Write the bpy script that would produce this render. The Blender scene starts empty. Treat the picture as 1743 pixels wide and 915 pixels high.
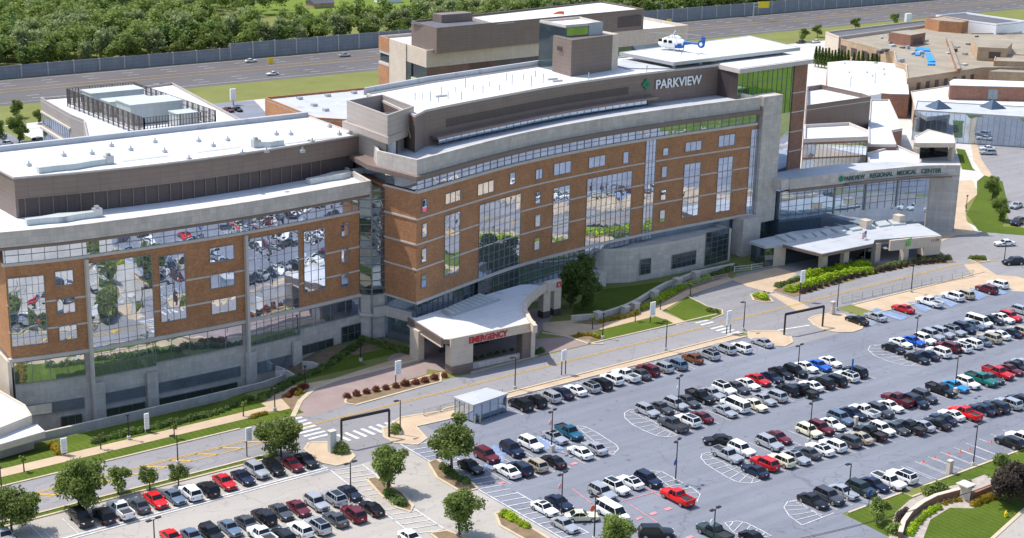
import bpy, bmesh, math, random
from mathutils import Vector, Matrix, Euler, noise
R = random.Random(7)
sc = bpy.context.scene
COL = sc.collection
D = math.radians

# ------------------------------------------------------------------ camera
# X runs along the hospital front and the highway, Y runs away from the car park
F, TH, RO, CX, CY, H = 1600.0, D(16.5), 0.0237, 528.0, 278.0, 88.0
YAW = D(38)
def rz(v): return Vector((v[0]*math.cos(YAW)+v[1]*math.sin(YAW), -v[0]*math.sin(YAW)+v[1]*math.cos(YAW), v[2]))
_dn0 = Vector((0, -math.sin(TH), -math.cos(TH))); _r0 = Vector((1, 0, 0))
FW = rz(Vector((0, math.cos(TH), -math.sin(TH))))
RT = rz(_r0*math.cos(RO)-_dn0*math.sin(RO)); DN = rz(_r0*math.sin(RO)+_dn0*math.cos(RO))
EYE = Vector((0, 0, H))
cam = bpy.data.cameras.new('camera'); co = bpy.data.objects.new('camera', cam); COL.objects.link(co)
m3 = Matrix((RT, -DN, -FW)).transposed()
co.matrix_world = Matrix.Translation(EYE) @ m3.to_4x4()
cam.sensor_fit = 'HORIZONTAL'; cam.sensor_width = 36; cam.clip_start = 1; cam.clip_end = 6000
FRAME = 'PHOTO'
if FRAME == 'PHOTO':
    cam.lens = 36*F/1056
else:
    cam.lens = 36*F/1743; cam.shift_x = (871.5-CX)/1743; cam.shift_y = -(457.5-CY)/1743
sc.camera = co
def P(x, y, z=0.0):
    """survey helper: where the sight line of photo point (x, y) meets the level z"""
    d = RT*(x-CX)+DN*(y-CY)+FW*F
    return EYE + d*((z-H)/d.z)
def proj(p):
    v = Vector(p)-EYE; w = v.dot(FW)
    return CX+F*v.dot(RT)/w, CY+F*v.dot(DN)/w

# ------------------------------------------------------------------ light
SUN_EL = D(60); sd = Vector((-.511, .856, 0)).normalized()
w = bpy.data.worlds.new('World'); sc.world = w; w.use_nodes = True
nt = w.node_tree; bg = nt.nodes['Background']; sky = nt.nodes.new('ShaderNodeTexSky'); sky.sky_type = 'NISHITA'
sky.sun_disc = False; sky.sun_elevation = SUN_EL; sky.sun_rotation = math.atan2(sd.x, sd.y); sky.dust_density = 1.5
nt.links.new(sky.outputs[0], bg.inputs[0]); bg.inputs[1].default_value = 0.15
sl = bpy.data.lights.new('sun', 'SUN'); sl.energy = 3.1; sl.angle = D(.53); sl.color = (1, .96, .9)
so = bpy.data.objects.new('sun', sl); COL.objects.link(so)
tosun = Vector((sd.x*math.cos(SUN_EL), sd.y*math.cos(SUN_EL), math.sin(SUN_EL)))
so.rotation_euler = tosun.to_track_quat('Z', 'Y').to_euler()
sc.view_settings.view_transform = 'Standard'; sc.view_settings.look = 'None'; sc.view_settings.exposure = 0.68; sc.view_settings.gamma = 1
sc.cycles.max_bounces = 6; sc.cycles.transparent_max_bounces = 8; sc.cycles.glossy_bounces = 3; sc.cycles.diffuse_bounces = 3

# ------------------------------------------------------------------ materials
def nmat(name):
    m = bpy.data.materials.new(name); m.use_nodes = True
    return m, m.node_tree, m.node_tree.nodes['Principled BSDF']
def mixc(nt, fac, a, b, mode='MIX'):
    n = nt.nodes.new('ShaderNodeMix'); n.data_type = 'RGBA'; n.blend_type = mode
    for s, v in ((0, fac), (6, a), (7, b)):
        if hasattr(v, 'links') or hasattr(v, 'is_linked'): nt.links.new(v, n.inputs[s])
        else: n.inputs[s].default_value = (*v, 1) if isinstance(v, tuple) else v
    return n.outputs[2]
def coord(nt, kind='Object', scale=(1, 1, 1)):
    t = nt.nodes.new('ShaderNodeTexCoord'); mp = nt.nodes.new('ShaderNodeMapping'); mp.inputs['Scale'].default_value = scale
    nt.links.new(t.outputs[kind], mp.inputs[0]); return mp.outputs[0]
def nz(nt, vec, scale, detail=4, rough=.6):
    n = nt.nodes.new('ShaderNodeTexNoise'); n.inputs['Scale'].default_value = scale; n.inputs['Detail'].default_value = detail
    n.inputs['Roughness'].default_value = rough; nt.links.new(vec, n.inputs[0]); return n.outputs[0]
def ramp(nt, fac, stops):
    n = nt.nodes.new('ShaderNodeValToRGB'); nt.links.new(fac, n.inputs[0]); e = n.color_ramp.elements
    while len(e) < len(stops): e.new(.5)
    for k, (p, c) in zip(e, stops):
        k.position = p; k.color = (*c, 1) if isinstance(c, tuple) else (c, c, c, 1)
    return n.outputs[0]
def surf(name, c, amt=.25, scale=.4, fine=6, rough=.8, metal=0, stretch=(1, 1, 1), bump=0, spec=.5):
    """weathered surface: slow and fine blotches of the same colour"""
    m, nt, b = nmat(name); v = coord(nt, 'Object', stretch)
    a = ramp(nt, nz(nt, v, scale, 5, .6), [(.3, 1-amt), (.7, 1+amt*.5)]); f = ramp(nt, nz(nt, v, fine, 3, .7), [(.3, 1-amt*.6), (.7, 1+amt*.35)])
    x = mixc(nt, 1.0, mixc(nt, 1.0, c, a, 'MULTIPLY'), f, 'MULTIPLY')
    nt.links.new(x, b.inputs['Base Color']); b.inputs['Roughness'].default_value = rough; b.inputs['Metallic'].default_value = metal
    b.inputs['Specular IOR Level'].default_value = spec
    if bump:
        bn = nt.nodes.new('ShaderNodeBump'); bn.inputs['Strength'].default_value = bump; bn.inputs['Distance'].default_value = .05
        nt.links.new(nz(nt, v, fine*1.5, 3), bn.inputs['Height']); nt.links.new(bn.outputs[0], b.inputs['Normal'])
    return m
def flat(name, c, rough=.6, metal=0, coat=0, spec=.5):
    m, nt, b = nmat(name); b.inputs['Base Color'].default_value = (*c, 1); b.inputs['Roughness'].default_value = rough
    b.inputs['Metallic'].default_value = metal; b.inputs['Coat Weight'].default_value = coat; b.inputs['Specular IOR Level'].default_value = spec
    return m
def glassy(name, c=(.5, .55, .6), metal=.9, rough=.015, wave=.12, tint=(.02, .025, .03), grid=1.5):
    """coated mirror glazing; panes lean a hair differently so reflections break up"""
    m, nt, b = nmat(name); v = coord(nt, 'Object')
    b.inputs['Metallic'].default_value = metal; b.inputs['Roughness'].default_value = rough
    n = nz(nt, v, .25, 2); nt.links.new(mixc(nt, ramp(nt, n, [(.35, 0.0), (.65, 1.0)]), c, tuple(k*.82 for k in c)), b.inputs['Base Color'])
    bn = nt.nodes.new('ShaderNodeBump'); bn.inputs['Strength'].default_value = wave; bn.inputs['Distance'].default_value = .09
    nt.links.new(nz(nt, v, .5, 1, .3), bn.inputs['Height']); nt.links.new(bn.outputs[0], b.inputs['Normal'])
    return m
def asphalt(name, c, streak=.18, crack=.5, sc_=1.0, tone=(1, 1, 1)):
    m, nt, b = nmat(name); v = coord(nt, 'Object')
    big = ramp(nt, nz(nt, v, .03*sc_, 6, .65), [(.3, 1-streak), (.7, 1+streak*.6)])
    st = ramp(nt, nz(nt, coord(nt, 'Object', (.02, .35, 1)), 1.0, 5, .7), [(.35, 1-streak*.8), (.65, 1+streak*.4)])
    fine = ramp(nt, nz(nt, v, 4, 3, .8), [(.2, .86), (.8, 1.1)])
    vo = nt.nodes.new('ShaderNodeTexVoronoi'); vo.feature = 'DISTANCE_TO_EDGE'; vo.inputs['Scale'].default_value = .07
    wob = nt.nodes.new('ShaderNodeVectorMath'); wob.operation = 'MULTIPLY_ADD'; nn = nt.nodes.new('ShaderNodeTexNoise'); nn.inputs['Scale'].default_value = .25
    nt.links.new(v, nn.inputs[0]); nt.links.new(nn.outputs[1], wob.inputs[0]); wob.inputs[1].default_value = (6, 6, 0); nt.links.new(v, wob.inputs[2])
    nt.links.new(wob.outputs[0], vo.inputs[0]); cr = ramp(nt, vo.outputs[0], [(.0, 1-crack), (.006, 1.0)])
    spots = mixc(nt, 1.0, ramp(nt, nz(nt, v, .5, 2, .5), [(.28, .82), (.36, 1.0)]), ramp(nt, nz(nt, v, 1.1, 1, .4), [(.24, .70), (.31, 1.0)]), 'MULTIPLY')
    x = mixc(nt, 1.0, c, big, 'MULTIPLY')
    for k in (st, fine, cr, spots): x = mixc(nt, 1.0, x, k, 'MULTIPLY')
    nt.links.new(x, b.inputs['Base Color']); b.inputs['Roughness'].default_value = .9; b.inputs['Specular IOR Level'].default_value = .25
    return m
def membrane(name, c, amt=.1):
    """welded roof sheets: thin seams, soft dirt and dried puddles"""
    m, nt, b = nmat(name); v = coord(nt, 'Object')
    br = nt.nodes.new('ShaderNodeTexBrick'); nt.links.new(v, br.inputs[0]); br.inputs['Scale'].default_value = 1; br.inputs['Brick Width'].default_value = 12; br.inputs['Row Height'].default_value = 3.0; br.inputs['Mortar Size'].default_value = .07
    br.inputs['Color1'].default_value = (*c, 1); br.inputs['Color2'].default_value = (*[k*.95 for k in c], 1); br.inputs['Mortar'].default_value = (*[k*.80 for k in c], 1)
    a = ramp(nt, nz(nt, v, .12, 6, .7), [(.3, 1-amt), (.65, 1+amt*.3)]); q = ramp(nt, nz(nt, v, .35, 3, .6), [(.30, .80), (.40, 1.0)]); f = ramp(nt, nz(nt, v, 3, 4, .8), [(.25, .90), (.75, 1.05)])
    x = mixc(nt, 1.0, br.outputs[0], a, 'MULTIPLY')
    for k in (q, f): x = mixc(nt, 1.0, x, k, 'MULTIPLY')
    nt.links.new(x, b.inputs['Base Color']); b.inputs['Roughness'].default_value = .8; return m
def brick(name, c1, c2, mortar, sc_=1.0):
    m, nt, b = nmat(name); v = coord(nt, 'Object')
    sx = nt.nodes.new('ShaderNodeSeparateXYZ'); nt.links.new(v, sx.inputs[0])
    ad = nt.nodes.new('ShaderNodeMath'); ad.operation = 'ADD'; nt.links.new(sx.outputs[0], ad.inputs[0]); nt.links.new(sx.outputs[1], ad.inputs[1])
    cb = nt.nodes.new('ShaderNodeCombineXYZ'); nt.links.new(ad.outputs[0], cb.inputs[0]); nt.links.new(sx.outputs[2], cb.inputs[1])
    br = nt.nodes.new('ShaderNodeTexBrick'); nt.links.new(cb.outputs[0], br.inputs[0]); br.inputs['Scale'].default_value = sc_
    br.inputs['Brick Width'].default_value = .42; br.inputs['Row Height'].default_value = .16; br.inputs['Mortar Size'].default_value = .014
    br.inputs['Color1'].default_value = (*c1, 1); br.inputs['Color2'].default_value = (*c2, 1); br.inputs['Mortar'].default_value = (*mortar, 1)
    a = ramp(nt, nz(nt, v, .35, 5, .7), [(.3, .82), (.7, 1.12)]); f = ramp(nt, nz(nt, v, 2.2, 3, .8), [(.3, .8), (.7, 1.15)])
    x = mixc(nt, 1.0, mixc(nt, 1.0, br.outputs[0], a, 'MULTIPLY'), f, 'MULTIPLY')
    nt.links.new(x, b.inputs['Base Color']); b.inputs['Roughness'].default_value = .85; return m
def panelled(name, c, ph=.9, pw=2.4, line=.55, rough=.55, metal=0, amt=.12, lw=.03):
    """cladding in courses: thin joints drawn by a brick pattern without offset"""
    m, nt, b = nmat(name); v = coord(nt, 'Object')
    sx = nt.nodes.new('ShaderNodeSeparateXYZ'); nt.links.new(v, sx.inputs[0])
    ad = nt.nodes.new('ShaderNodeMath'); ad.operation = 'ADD'; nt.links.new(sx.outputs[0], ad.inputs[0]); nt.links.new(sx.outputs[1], ad.inputs[1])
    cb = nt.nodes.new('ShaderNodeCombineXYZ'); nt.links.new(ad.outputs[0], cb.inputs[0]); nt.links.new(sx.outputs[2], cb.inputs[1])
    br = nt.nodes.new('ShaderNodeTexBrick'); nt.links.new(cb.outputs[0], br.inputs[0]); br.offset = 0.5 if pw < 1.5 else 0; br.inputs['Scale'].default_value = 1
    br.inputs['Brick Width'].default_value = pw; br.inputs['Row Height'].default_value = ph; br.inputs['Mortar Size'].default_value = lw
    br.inputs['Color1'].default_value = (*[k*(1+amt*.5) for k in c], 1); br.inputs['Color2'].default_value = (*[k*(1-amt*.5) for k in c], 1)
    br.inputs['Mortar'].default_value = (*[k*line for k in c], 1)
    a = ramp(nt, nz(nt, v, .3, 5, .7), [(.3, 1-amt), (.7, 1+amt*.5)])
    st = ramp(nt, nz(nt, coord(nt, 'Object', (1, 1, .08)), 1.2, 4, .7), [(.35, 1-amt*.6), (.7, 1+amt*.3)])
    x = mixc(nt, 1.0, mixc(nt, 1.0, br.outputs[0], a, 'MULTIPLY'), st, 'MULTIPLY')
    nt.links.new(x, b.inputs['Base Color']); b.inputs['Roughness'].default_value = rough; b.inputs['Metallic'].default_value = metal; return m
def leafy(name, c1, c2, c3=None, sc_=.5):
    m, nt, b = nmat(name); v = coord(nt, 'Object')
    oi = nt.nodes.new('ShaderNodeObjectInfo'); n = nz(nt, v, sc_, 3, .6)
    x = ramp(nt, n, [(.32, c1), (.5, tuple((p+q)/2 for p, q in zip(c1, c2))), (.68, c2)] if not c3 else [(.3, c1), (.55, c2), (.75, c3)])
    r = ramp(nt, oi.outputs['Random'], [(0, .78), (1, 1.22)]); x = mixc(nt, 1.0, x, r, 'MULTIPLY')
    f = ramp(nt, nz(nt, v, 7, 2, .8), [(.25, .7), (.75, 1.25)]); x = mixc(nt, 1.0, x, f, 'MULTIPLY')
    nt.links.new(x, b.inputs['Base Color']); b.inputs['Roughness'].default_value = .6; b.inputs['Specular IOR Level'].default_value = .3
    tr = nt.nodes.new('ShaderNodeBsdfTranslucent'); nt.links.new(x, tr.inputs[0]); ms = nt.nodes.new('ShaderNodeMixShader'); ms.inputs[0].default_value = .42
    nt.links.new(b.outputs[0], ms.inputs[1]); nt.links.new(tr.outputs[0], ms.inputs[2]); nt.links.new(ms.outputs[0], nt.nodes['Material Output'].inputs[0])
    return m
def grassy(name, c1, c2, mow=0.0):
    m, nt, b = nmat(name); v = coord(nt, 'Object')
    x = ramp(nt, nz(nt, v, .08, 6, .7), [(.3, c1), (.7, c2)]); f = ramp(nt, nz(nt, v, 2.5, 4, .8), [(.25, .7), (.75, 1.25)])
    x = mixc(nt, 1.0, x, f, 'MULTIPLY')
    if mow:
        wv = nt.nodes.new('ShaderNodeTexWave'); wv.inputs['Scale'].default_value = .35; wv.inputs['Distortion'].default_value = 3; wv.inputs['Detail'].default_value = 1; wv.inputs['Detail Scale'].default_value = .3
        nt.links.new(v, wv.inputs[0]); x = mixc(nt, 1.0, x, ramp(nt, wv.outputs[0], [(.3, 1-mow), (.7, 1+mow)]), 'MULTIPLY')
    nt.links.new(x, b.inputs['Base Color']); b.inputs['Roughness'].default_value = .95; b.inputs['Specular IOR Level'].default_value = .15; return m

MT = dict(
    lot=asphalt('blue_grey_asphalt', (.205, .216, .252), .16, .28), lot2=asphalt('pale_concrete_paving', (.385, .355, .315), .1, .25), road=asphalt('road_asphalt', (.265, .255, .26), .12, .3),
    hwy=asphalt('highway_asphalt', (.125, .115, .115), .15, .3), drive=surf('brick_paving', (.3, .225, .205), .15, .3, 5), tan=surf('tan_concrete', (.50, .375, .25), .14, .3, 4, .85), kerb=surf('kerb_concrete', (.52, .43, .30), .15, .6, 3, .85),
    walk=surf('pale_concrete', (.52, .50, .46), .12, .3, 4, .85), gravel=surf('gravel', (.42, .36, .31), .25, 1, 9, .95, bump=.5), mulch=surf('mulch', (.22, .15, .085), .3, .8, 7, .95),
    grass=grassy('mown_grass', (.060, .095, .010), (.100, .140, .016), .07), field=grassy('rough_grass', (.15, .16, .045), (.20, .21, .065)), meadow=grassy('bright_grass', (.11, .165, .02), (.17, .225, .035)),
    white=surf('road_marking_white', (.62, .62, .61), .35, 1.2, 6, .8), yellow=surf('road_marking_yellow', (.60, .38, .08), .2, 1.2, 6, .8), bluep=surf('parking_blue_paint', (.24, .34, .52), .3, 1.0, 5, .8),
    brick=brick('red_brown_brick', (.375, .15, .058), (.475, .205, .082), (.38, .26, .17)), scr=flat('bronze_screen', (.13, .105, .095), .5, .3), tanbrick=brick('tan_brick', (.50, .34, .20), (.42, .28, .16), (.45, .36, .28)),
    rbrick=brick('dark_red_brick', (.34, .15, .09), (.26, .11, .07), (.3, .2, .15)),
    conc=panelled('precast_concrete', (.56, .495, .44), .9, 1.2, .8, .8, 0, .17, .025), stone=panelled('limestone', (.60, .50, .40), .9, 1.3, .8, .8, 0, .08, .02), band=surf('cast_stone_band', (.56, .50, .45), .1, .5, 4, .8),
    brown=panelled('brown_metal_cladding', (.215, .160, .138), .8, 3.0, .7, .5, .2, .08, .03), brown2=panelled('dark_brown_louvre', (.105, .080, .080), .22, 2.0, .6, .5, .2, .08, .05), beige=panelled('beige_metal_cladding', (.42, .36, .32), .9, 4.5, .7, .5, .15, .06, .03),
    roof=membrane('white_roof_membrane', (.66, .665, .67)), roofg=membrane('grey_roof_membrane', (.46, .475, .50), .15), rooft=surf('tan_gravel_roof', (.31, .265, .20), .22, .12, 4, .95), roofd=surf('dark_roof', (.11, .11, .125), .2, .2, 3, .9),
    glass=glassy('mirror_glazing', (.74, .81, .92), .92, .012, .22), glassd=glassy('dark_glazing', (.20, .25, .28), .85, .03, .1), glassb=glassy('blue_grey_glazing', (.50, .60, .72), .85, .03, .15), glassg=glassy('green_reflecting_glazing', (.34, .55, .24), .9, .02, .1),
    frame=flat('aluminium_frame', (.24, .245, .25), .5, .4), dframe=flat('dark_metal_frame', (.05, .045, .045), .5, .3), steel=flat('galvanised_steel', (.45, .46, .47), .45, .6), pole=flat('dark_bronze_pole', (.035, .03, .032), .5, .4),
    wht=flat('white_paint', (.8, .8, .8), .5), green=flat('logo_green', (.0, .19, .09), .5), greenl=flat('bright_logo_green', (.12, .45, .08), .5), red=flat('sign_red', (.50, .02, .03), .5), dgreen=flat('lettering_dark_green', (.02, .10, .09), .5),
    hgreen=flat('highway_sign_green', (.0, .32, .16), .5), yel=flat('sign_yellow', (.85, .62, .02), .5), blue=flat('sign_blue', (.012, .09, .34), .5), orange=flat('windsock_orange', (.85, .13, .05), .7), pink=flat('pale_red_panel', (.75, .38, .34), .6),
    bark=surf('bark', (.10, .075, .055), .3, 2, 8, .95), tarp=surf('blue_tarpaulin', (.03, .28, .72), .1, 1, 4, .5), wall=panelled('noise_wall_panels', (.25, .27, .29), 1.2, 4.5, .8, .85, 0, .12, .08), equip=panelled('pale_equipment_panels', (.50, .54, .53), 4, 1.6, .8, .5, .1, .06, .04),
    leafA=leafy('leaves_mid_green', (.125, .175, .032), (.26, .325, .08)), leafB=leafy('leaves_dark_green', (.08, .14, .032), (.19, .265, .06)), leafC=leafy('leaves_pale_green', (.19, .23, .085), (.32, .37, .16)),
    leafY=leafy('leaves_yellow_green', (.30, .44, .015), (.48, .60, .03)), leafR=leafy('leaves_red', (.16, .035, .02), (.26, .07, .03)), leafP=leafy('leaves_purple_brown', (.055, .04, .035), (.11, .085, .06)), leafG=leafy('leaves_gold', (.30, .22, .02), (.45, .34, .03)),
    tyre=flat('tyre_rubber', (.02, .02, .022), .8), rim=flat('alloy_rim', (.45, .45, .46), .3, .8), cglass=flat('car_glass', (.010, .012, .015), .06, 0, 0, .45), lamp=flat('headlight_glass', (.7, .72, .75), .15), tail=flat('tail_light_red', (.35, .01, .01), .25), trim=flat('black_trim', (.025, .025, .027), .6), plate=flat('number_plate', (.6, .6, .58), .5),
)

# ------------------------------------------------------------------ mesh helpers
class M:
    def __init__(s): s.v = []; s.f = []; s.mi = []; s.k = 0
    def face(s, pts):
        i = len(s.v); s.v += [tuple(p) for p in pts]; s.f.append(tuple(range(i, i+len(pts)))); s.mi.append(s.k)
    def prism(s, poly, z0, z1, cap=True):
        n = len(poly); i = len(s.v)
        a = sum(poly[k][0]*poly[(k+1) % n][1]-poly[(k+1) % n][0]*poly[k][1] for k in range(n))
        if a < 0: poly = poly[::-1]
        s.v += [(p[0], p[1], z0) for p in poly]+[(p[0], p[1], z1) for p in poly]
        for k in range(n):
            j = (k+1) % n; s.f.append((i+k, i+j, i+n+j, i+n+k)); s.mi.append(s.k)
        if cap:
            s.f.append(tuple(i+n+k for k in range(n))); s.f.append(tuple(i+n-1-k for k in range(n))); s.mi += [s.k, s.k]
        return s
    def box(s, x0, x1, y0, y1, z0, z1):
        x0, x1 = min(x0, x1), max(x0, x1); y0, y1 = min(y0, y1), max(y0, y1)
        return s.prism([(x0, y0), (x1, y0), (x1, y1), (x0, y1)], min(z0, z1), max(z0, z1))
    def bar(s, a, b, w, h=None):
        """square bar between two points"""
        a, b = Vector(a), Vector(b); d = (b-a); h = h or w
        up = Vector((0, 0, 1)) if abs(d.normalized().z) < .95 else Vector((1, 0, 0))
        x = d.cross(up).normalized()*w/2; y = x.cross(d).normalized()*h/2
        i = len(s.v); s.v += [tuple(p+q) for p in (a, b) for q in (-x-y, x-y, x+y, -x+y)]
        for f in ((0, 1, 2, 3), (7, 6, 5, 4), (0, 4, 5, 1), (1, 5, 6, 2), (2, 6, 7, 3), (3, 7, 4, 0)):
            s.f.append(tuple(i+k for k in f)); s.mi.append(s.k)
        return s
    def tube(s, a, b, r0, r1=None, n=8):
        a, b = Vector(a), Vector(b); r1 = r0 if r1 is None else r1; d = (b-a).normalized()
        up = Vector((0, 0, 1)) if abs(d.z) < .95 else Vector((1, 0, 0)); x = d.cross(up).normalized(); y = x.cross(d)
        i = len(s.v)
        for p, r in ((a, r0), (b, r1)):
            for k in range(n):
                t = 2*math.pi*k/n; s.v.append(tuple(p+(x*math.cos(t)+y*math.sin(t))*r))
        for k in range(n): s.f.append((i+k, i+(k+1) % n, i+n+(k+1) % n, i+n+k)); s.mi.append(s.k)
        s.f.append(tuple(i+n-1-k for k in range(n))); s.f.append(tuple(i+n+k for k in range(n))); s.mi += [s.k, s.k]
        return s
    def strip(s, pts, w, z0, z1):
        """ribbon of constant width along a ground line, as a solid"""
        L = [];
        for k, p in enumerate(pts):
            a = Vector(pts[max(0, k-1)][:2]); b = Vector(pts[min(len(pts)-1, k+1)][:2]); t = (b-a).normalized(); n = Vector((-t.y, t.x))*w/2
            L.append((Vector(p[:2])+n, Vector(p[:2])-n))
        for k in range(len(L)-1): s.prism([L[k][0], L[k][1], L[k+1][1], L[k+1][0]], z0, z1)
        return s
    def build(s, name, mats, parent=None, smooth=None, loc=None):
        me = bpy.data.meshes.new(name)
        vs = s.v if loc is None else [(a-loc[0], b-loc[1], c-loc[2]) for a, b, c in s.v]
        me.from_pydata(vs, [], s.f)
        for m in (mats if isinstance(mats, (list, tuple)) else [mats]): me.materials.append(m)
        me.polygons.foreach_set('material_index', s.mi)
        bm = bmesh.new(); bm.from_mesh(me); bmesh.ops.remove_doubles(bm, verts=bm.verts, dist=.0005); bmesh.ops.recalc_face_normals(bm, faces=bm.faces); bm.to_mesh(me); bm.free()
        if smooth is not None:
            me.polygons.foreach_set('use_smooth', [True]*len(me.polygons)); me.set_sharp_from_angle(angle=D(smooth))
        o = bpy.data.objects.new(name, me); COL.objects.link(o)
        if loc is not None and parent is None: o.location = loc
        if parent is not None: o.parent = parent
        return o
def tag(o, label=None, cat=None, group=None, kind=None):
    if label: o['label'] = label
    if cat: o['category'] = cat
    if group: o['group'] = group
    if kind: o['kind'] = kind
    return o
def empty(name, label, cat, loc=(0, 0, 0), rot=0, group=None):
    o = bpy.data.objects.new(name, None); COL.objects.link(o); o.location = loc; o.rotation_euler = (0, 0, rot); o.empty_display_size = .5
    return tag(o, label, cat, group)
def copy_tree(o, parent=None):
    c = o.copy(); COL.objects.link(c)
    if parent is not None: c.parent = parent; c.matrix_parent_inverse = o.matrix_parent_inverse
    for ch in KIDS.get(o.name, list(o.children)): copy_tree(ch, c)
    return c
KIDS = {}
def pp(pts, z=0): return [P(x, y, z)[:2] for x, y in pts]
def T(x0, y0, s, pts): return [(x0+a/s, y0+b/s) for a, b in pts]
def sheet(name, polys, mat, z, thick=.0):
    """flat ground sheets, one object"""
    m = M()
    for k, p in enumerate(polys): m.face([(a[0], a[1], z+.0008*k if len(polys) < 12 else z) for a in p])
    me = bpy.data.meshes.new(name); me.from_pydata(m.v, [], m.f); me.materials.append(mat)
    bm = bmesh.new(); bm.from_mesh(me)
    for f in bm.faces:
        if f.normal.z < 0: f.normal_flip()
    bmesh.ops.triangulate(bm, faces=bm.faces); bm.to_mesh(me); bm.free()
    o = bpy.data.objects.new(name, me); COL.objects.link(o); return o
def text(name, s, size, loc, rot, mat, parent, depth=.06, font=None, spacing=1.0, sx=1.0, bold=0.0):
    cu = bpy.data.curves.new(name, 'FONT'); cu.body = s; cu.size = size; cu.extrude = depth; cu.space_character = spacing; cu.offset = bold
    ob = bpy.data.objects.new(name+'_tmp', cu); me = bpy.data.meshes.new_from_object(ob); bpy.data.objects.remove(ob); bpy.data.curves.remove(cu)
    me.materials.clear(); me.materials.append(mat)
    o = bpy.data.objects.new(name, me); COL.objects.link(o); o.parent = parent; o.location = loc; o.rotation_euler = rot; o.scale = (sx, 1, 1); return o
def interp(pts):
    """smooth curve v(u) through plan points"""
    xs = [p[0] for p in pts]; ys = [p[1] for p in pts]; n = len(xs)
    ms = []
    for i in range(n):
        if i == 0: ms.append((ys[1]-ys[0])/(xs[1]-xs[0]))
        elif i == n-1: ms.append((ys[-1]-ys[-2])/(xs[-1]-xs[-2]))
        else: ms.append((ys[i+1]-ys[i-1])/(xs[i+1]-xs[i-1]))
    def f(x):
        if x <= xs[0]: return ys[0]+ms[0]*(x-xs[0])
        if x >= xs[-1]: return ys[-1]+ms[-1]*(x-xs[-1])
        for i in range(n-1):
            if x <= xs[i+1]: break
        h = xs[i+1]-xs[i]; t = (x-xs[i])/h
        return (2*t**3-3*t*t+1)*ys[i]+(t**3-2*t*t+t)*h*ms[i]+(-2*t**3+3*t*t)*ys[i+1]+(t**3-t*t)*h*ms[i+1]
    return f
def hitf(f, x, y):
    """where a sight line meets the curved front f"""
    lo, hi = -20, 80
    for _ in range(50):
        z = (lo+hi)/2; p = P(x, y, z)
        if p.y > f(p.x): lo = z
        else: hi = z
    return p.x, z
def uat(f, x, z):
    lo, hi = 40, 420
    for _ in range(50):
        u = (lo+hi)/2
        if proj((u, f(u), z))[0] < x: lo = u
        else: hi = u
    return u
def fbox(m, f, u0, u1, z0, z1, d0, d1, step=3.0):
    """solid following the front f, between distances d0 and d1 ahead of it"""
    n = max(1, int(math.ceil(abs(u1-u0)/step)))
    for k in range(n):
        a = u0+(u1-u0)*k/n; b = u0+(u1-u0)*(k+1)/n
        m.prism([(a, f(a)-d1), (b, f(b)-d1), (b, f(b)-d0), (a, f(a)-d0)], z0, z1)
    return m
def gbox(m, f, u0, u1, z0, z1, d0, d1, step=3.0):
    """same but one continuous shell (shared section rings, no inner walls)"""
    n = max(1, int(math.ceil(abs(u1-u0)/step))); us = [u0+(u1-u0)*k/n for k in range(n+1)]
    m.prism([(a, f(a)-d1) for a in us]+[(a, f(a)-d0) for a in reversed(us)], z0, z1)
    return m
def window(f, xl, xr, yt, yb, parent, cols=2, rows=1, mat='glass', name='window', d=.05, zb=None, u0=None):
    ua, zt = hitf(f, xl, yt); zb = hitf(f, xl, yb)[1] if zb is None else zb
    zm = (zt+zb)/2; ua = uat(f, xl, zt) if u0 is None else u0; ub = uat(f, xr, zt)
    return window_uz(f, ua, ub, zb, zt, parent, cols, rows, mat, name, d)
def window_uz(f, ua, ub, zb, zt, parent, cols=2, rows=1, mat='glass', name='window', d=.05):
    fr = M(); w_ = .09
    gbox(fr, f, ua, ub, zt-w_, zt, d, d+.1); gbox(fr, f, ua, ub, zb, zb+w_, d, d+.1)
    for k in range(cols+1):
        u = ua+(ub-ua)*k/cols; ww = w_ if k in (0, cols) else .05; u = min(max(u, ua+ww/2), ub-ww/2)
        fbox(fr, f, u-ww/2, u+ww/2, zb+w_, zt-w_, d, d+.095)
    for k in range(1, rows):
        z = zb+(zt-zb)*k/rows; gbox(fr, f, ua+w_, ub-w_, z-.025, z+.025, d, d+.06)
    o = fr.build(name, MT['frame'], parent)
    g = M(); gbox(g, f, ua+.01, ub-.01, zb+.01, zt-.01, 0, d+.02, 1.5); g.build('pane', MT[mat], o)
    return o
# ================================================================== setting
def st(o, extra=None): o['kind'] = 'structure'; return o
def sm(t): t = max(0, min(1, t)); return t*t*(3-2*t)
def gz(x, y):
    du = sm((x-20)/30)*(1-sm((x-108)/22)); y0 = 197+6*sm((x-98)/8)
    if y < y0: dv = 0
    elif y <= 206.6: dv = -1.9*sm((y-y0)/(206.6-y0))
    elif y <= 207.6: dv = -1.9-2.9*(y-206.6)
    elif y <= 218: dv = -4.8
    else: dv = -4.8*(1-sm((y-218)/10))
    return du*dv
xs = [-4000, -600, 0]+[20+3*k for k in range(40)]+[150, 600, 5000]
ys = [-4000, 0, 150, 195]+[197+.8*k for k in range(12)]+[206.6, 207.6, 210, 213, 216, 218, 220, 223, 228, 500, 900, 7000]
ys = sorted(set(ys)); gm = M()
for i in range(len(xs)-1):
    for j in range(len(ys)-1):
        gm.face([(xs[i], ys[j], gz(xs[i], ys[j])), (xs[i+1], ys[j], gz(xs[i+1], ys[j])), (xs[i+1], ys[j+1], gz(xs[i+1], ys[j+1])), (xs[i], ys[j+1], gz(xs[i], ys[j+1]))])
st(gm.build('ground', MT['field'], smooth=60))
def rect(x0, x1, y0, y1): return [(x0, y0), (x1, y0), (x1, y1), (x0, y1)]
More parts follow.
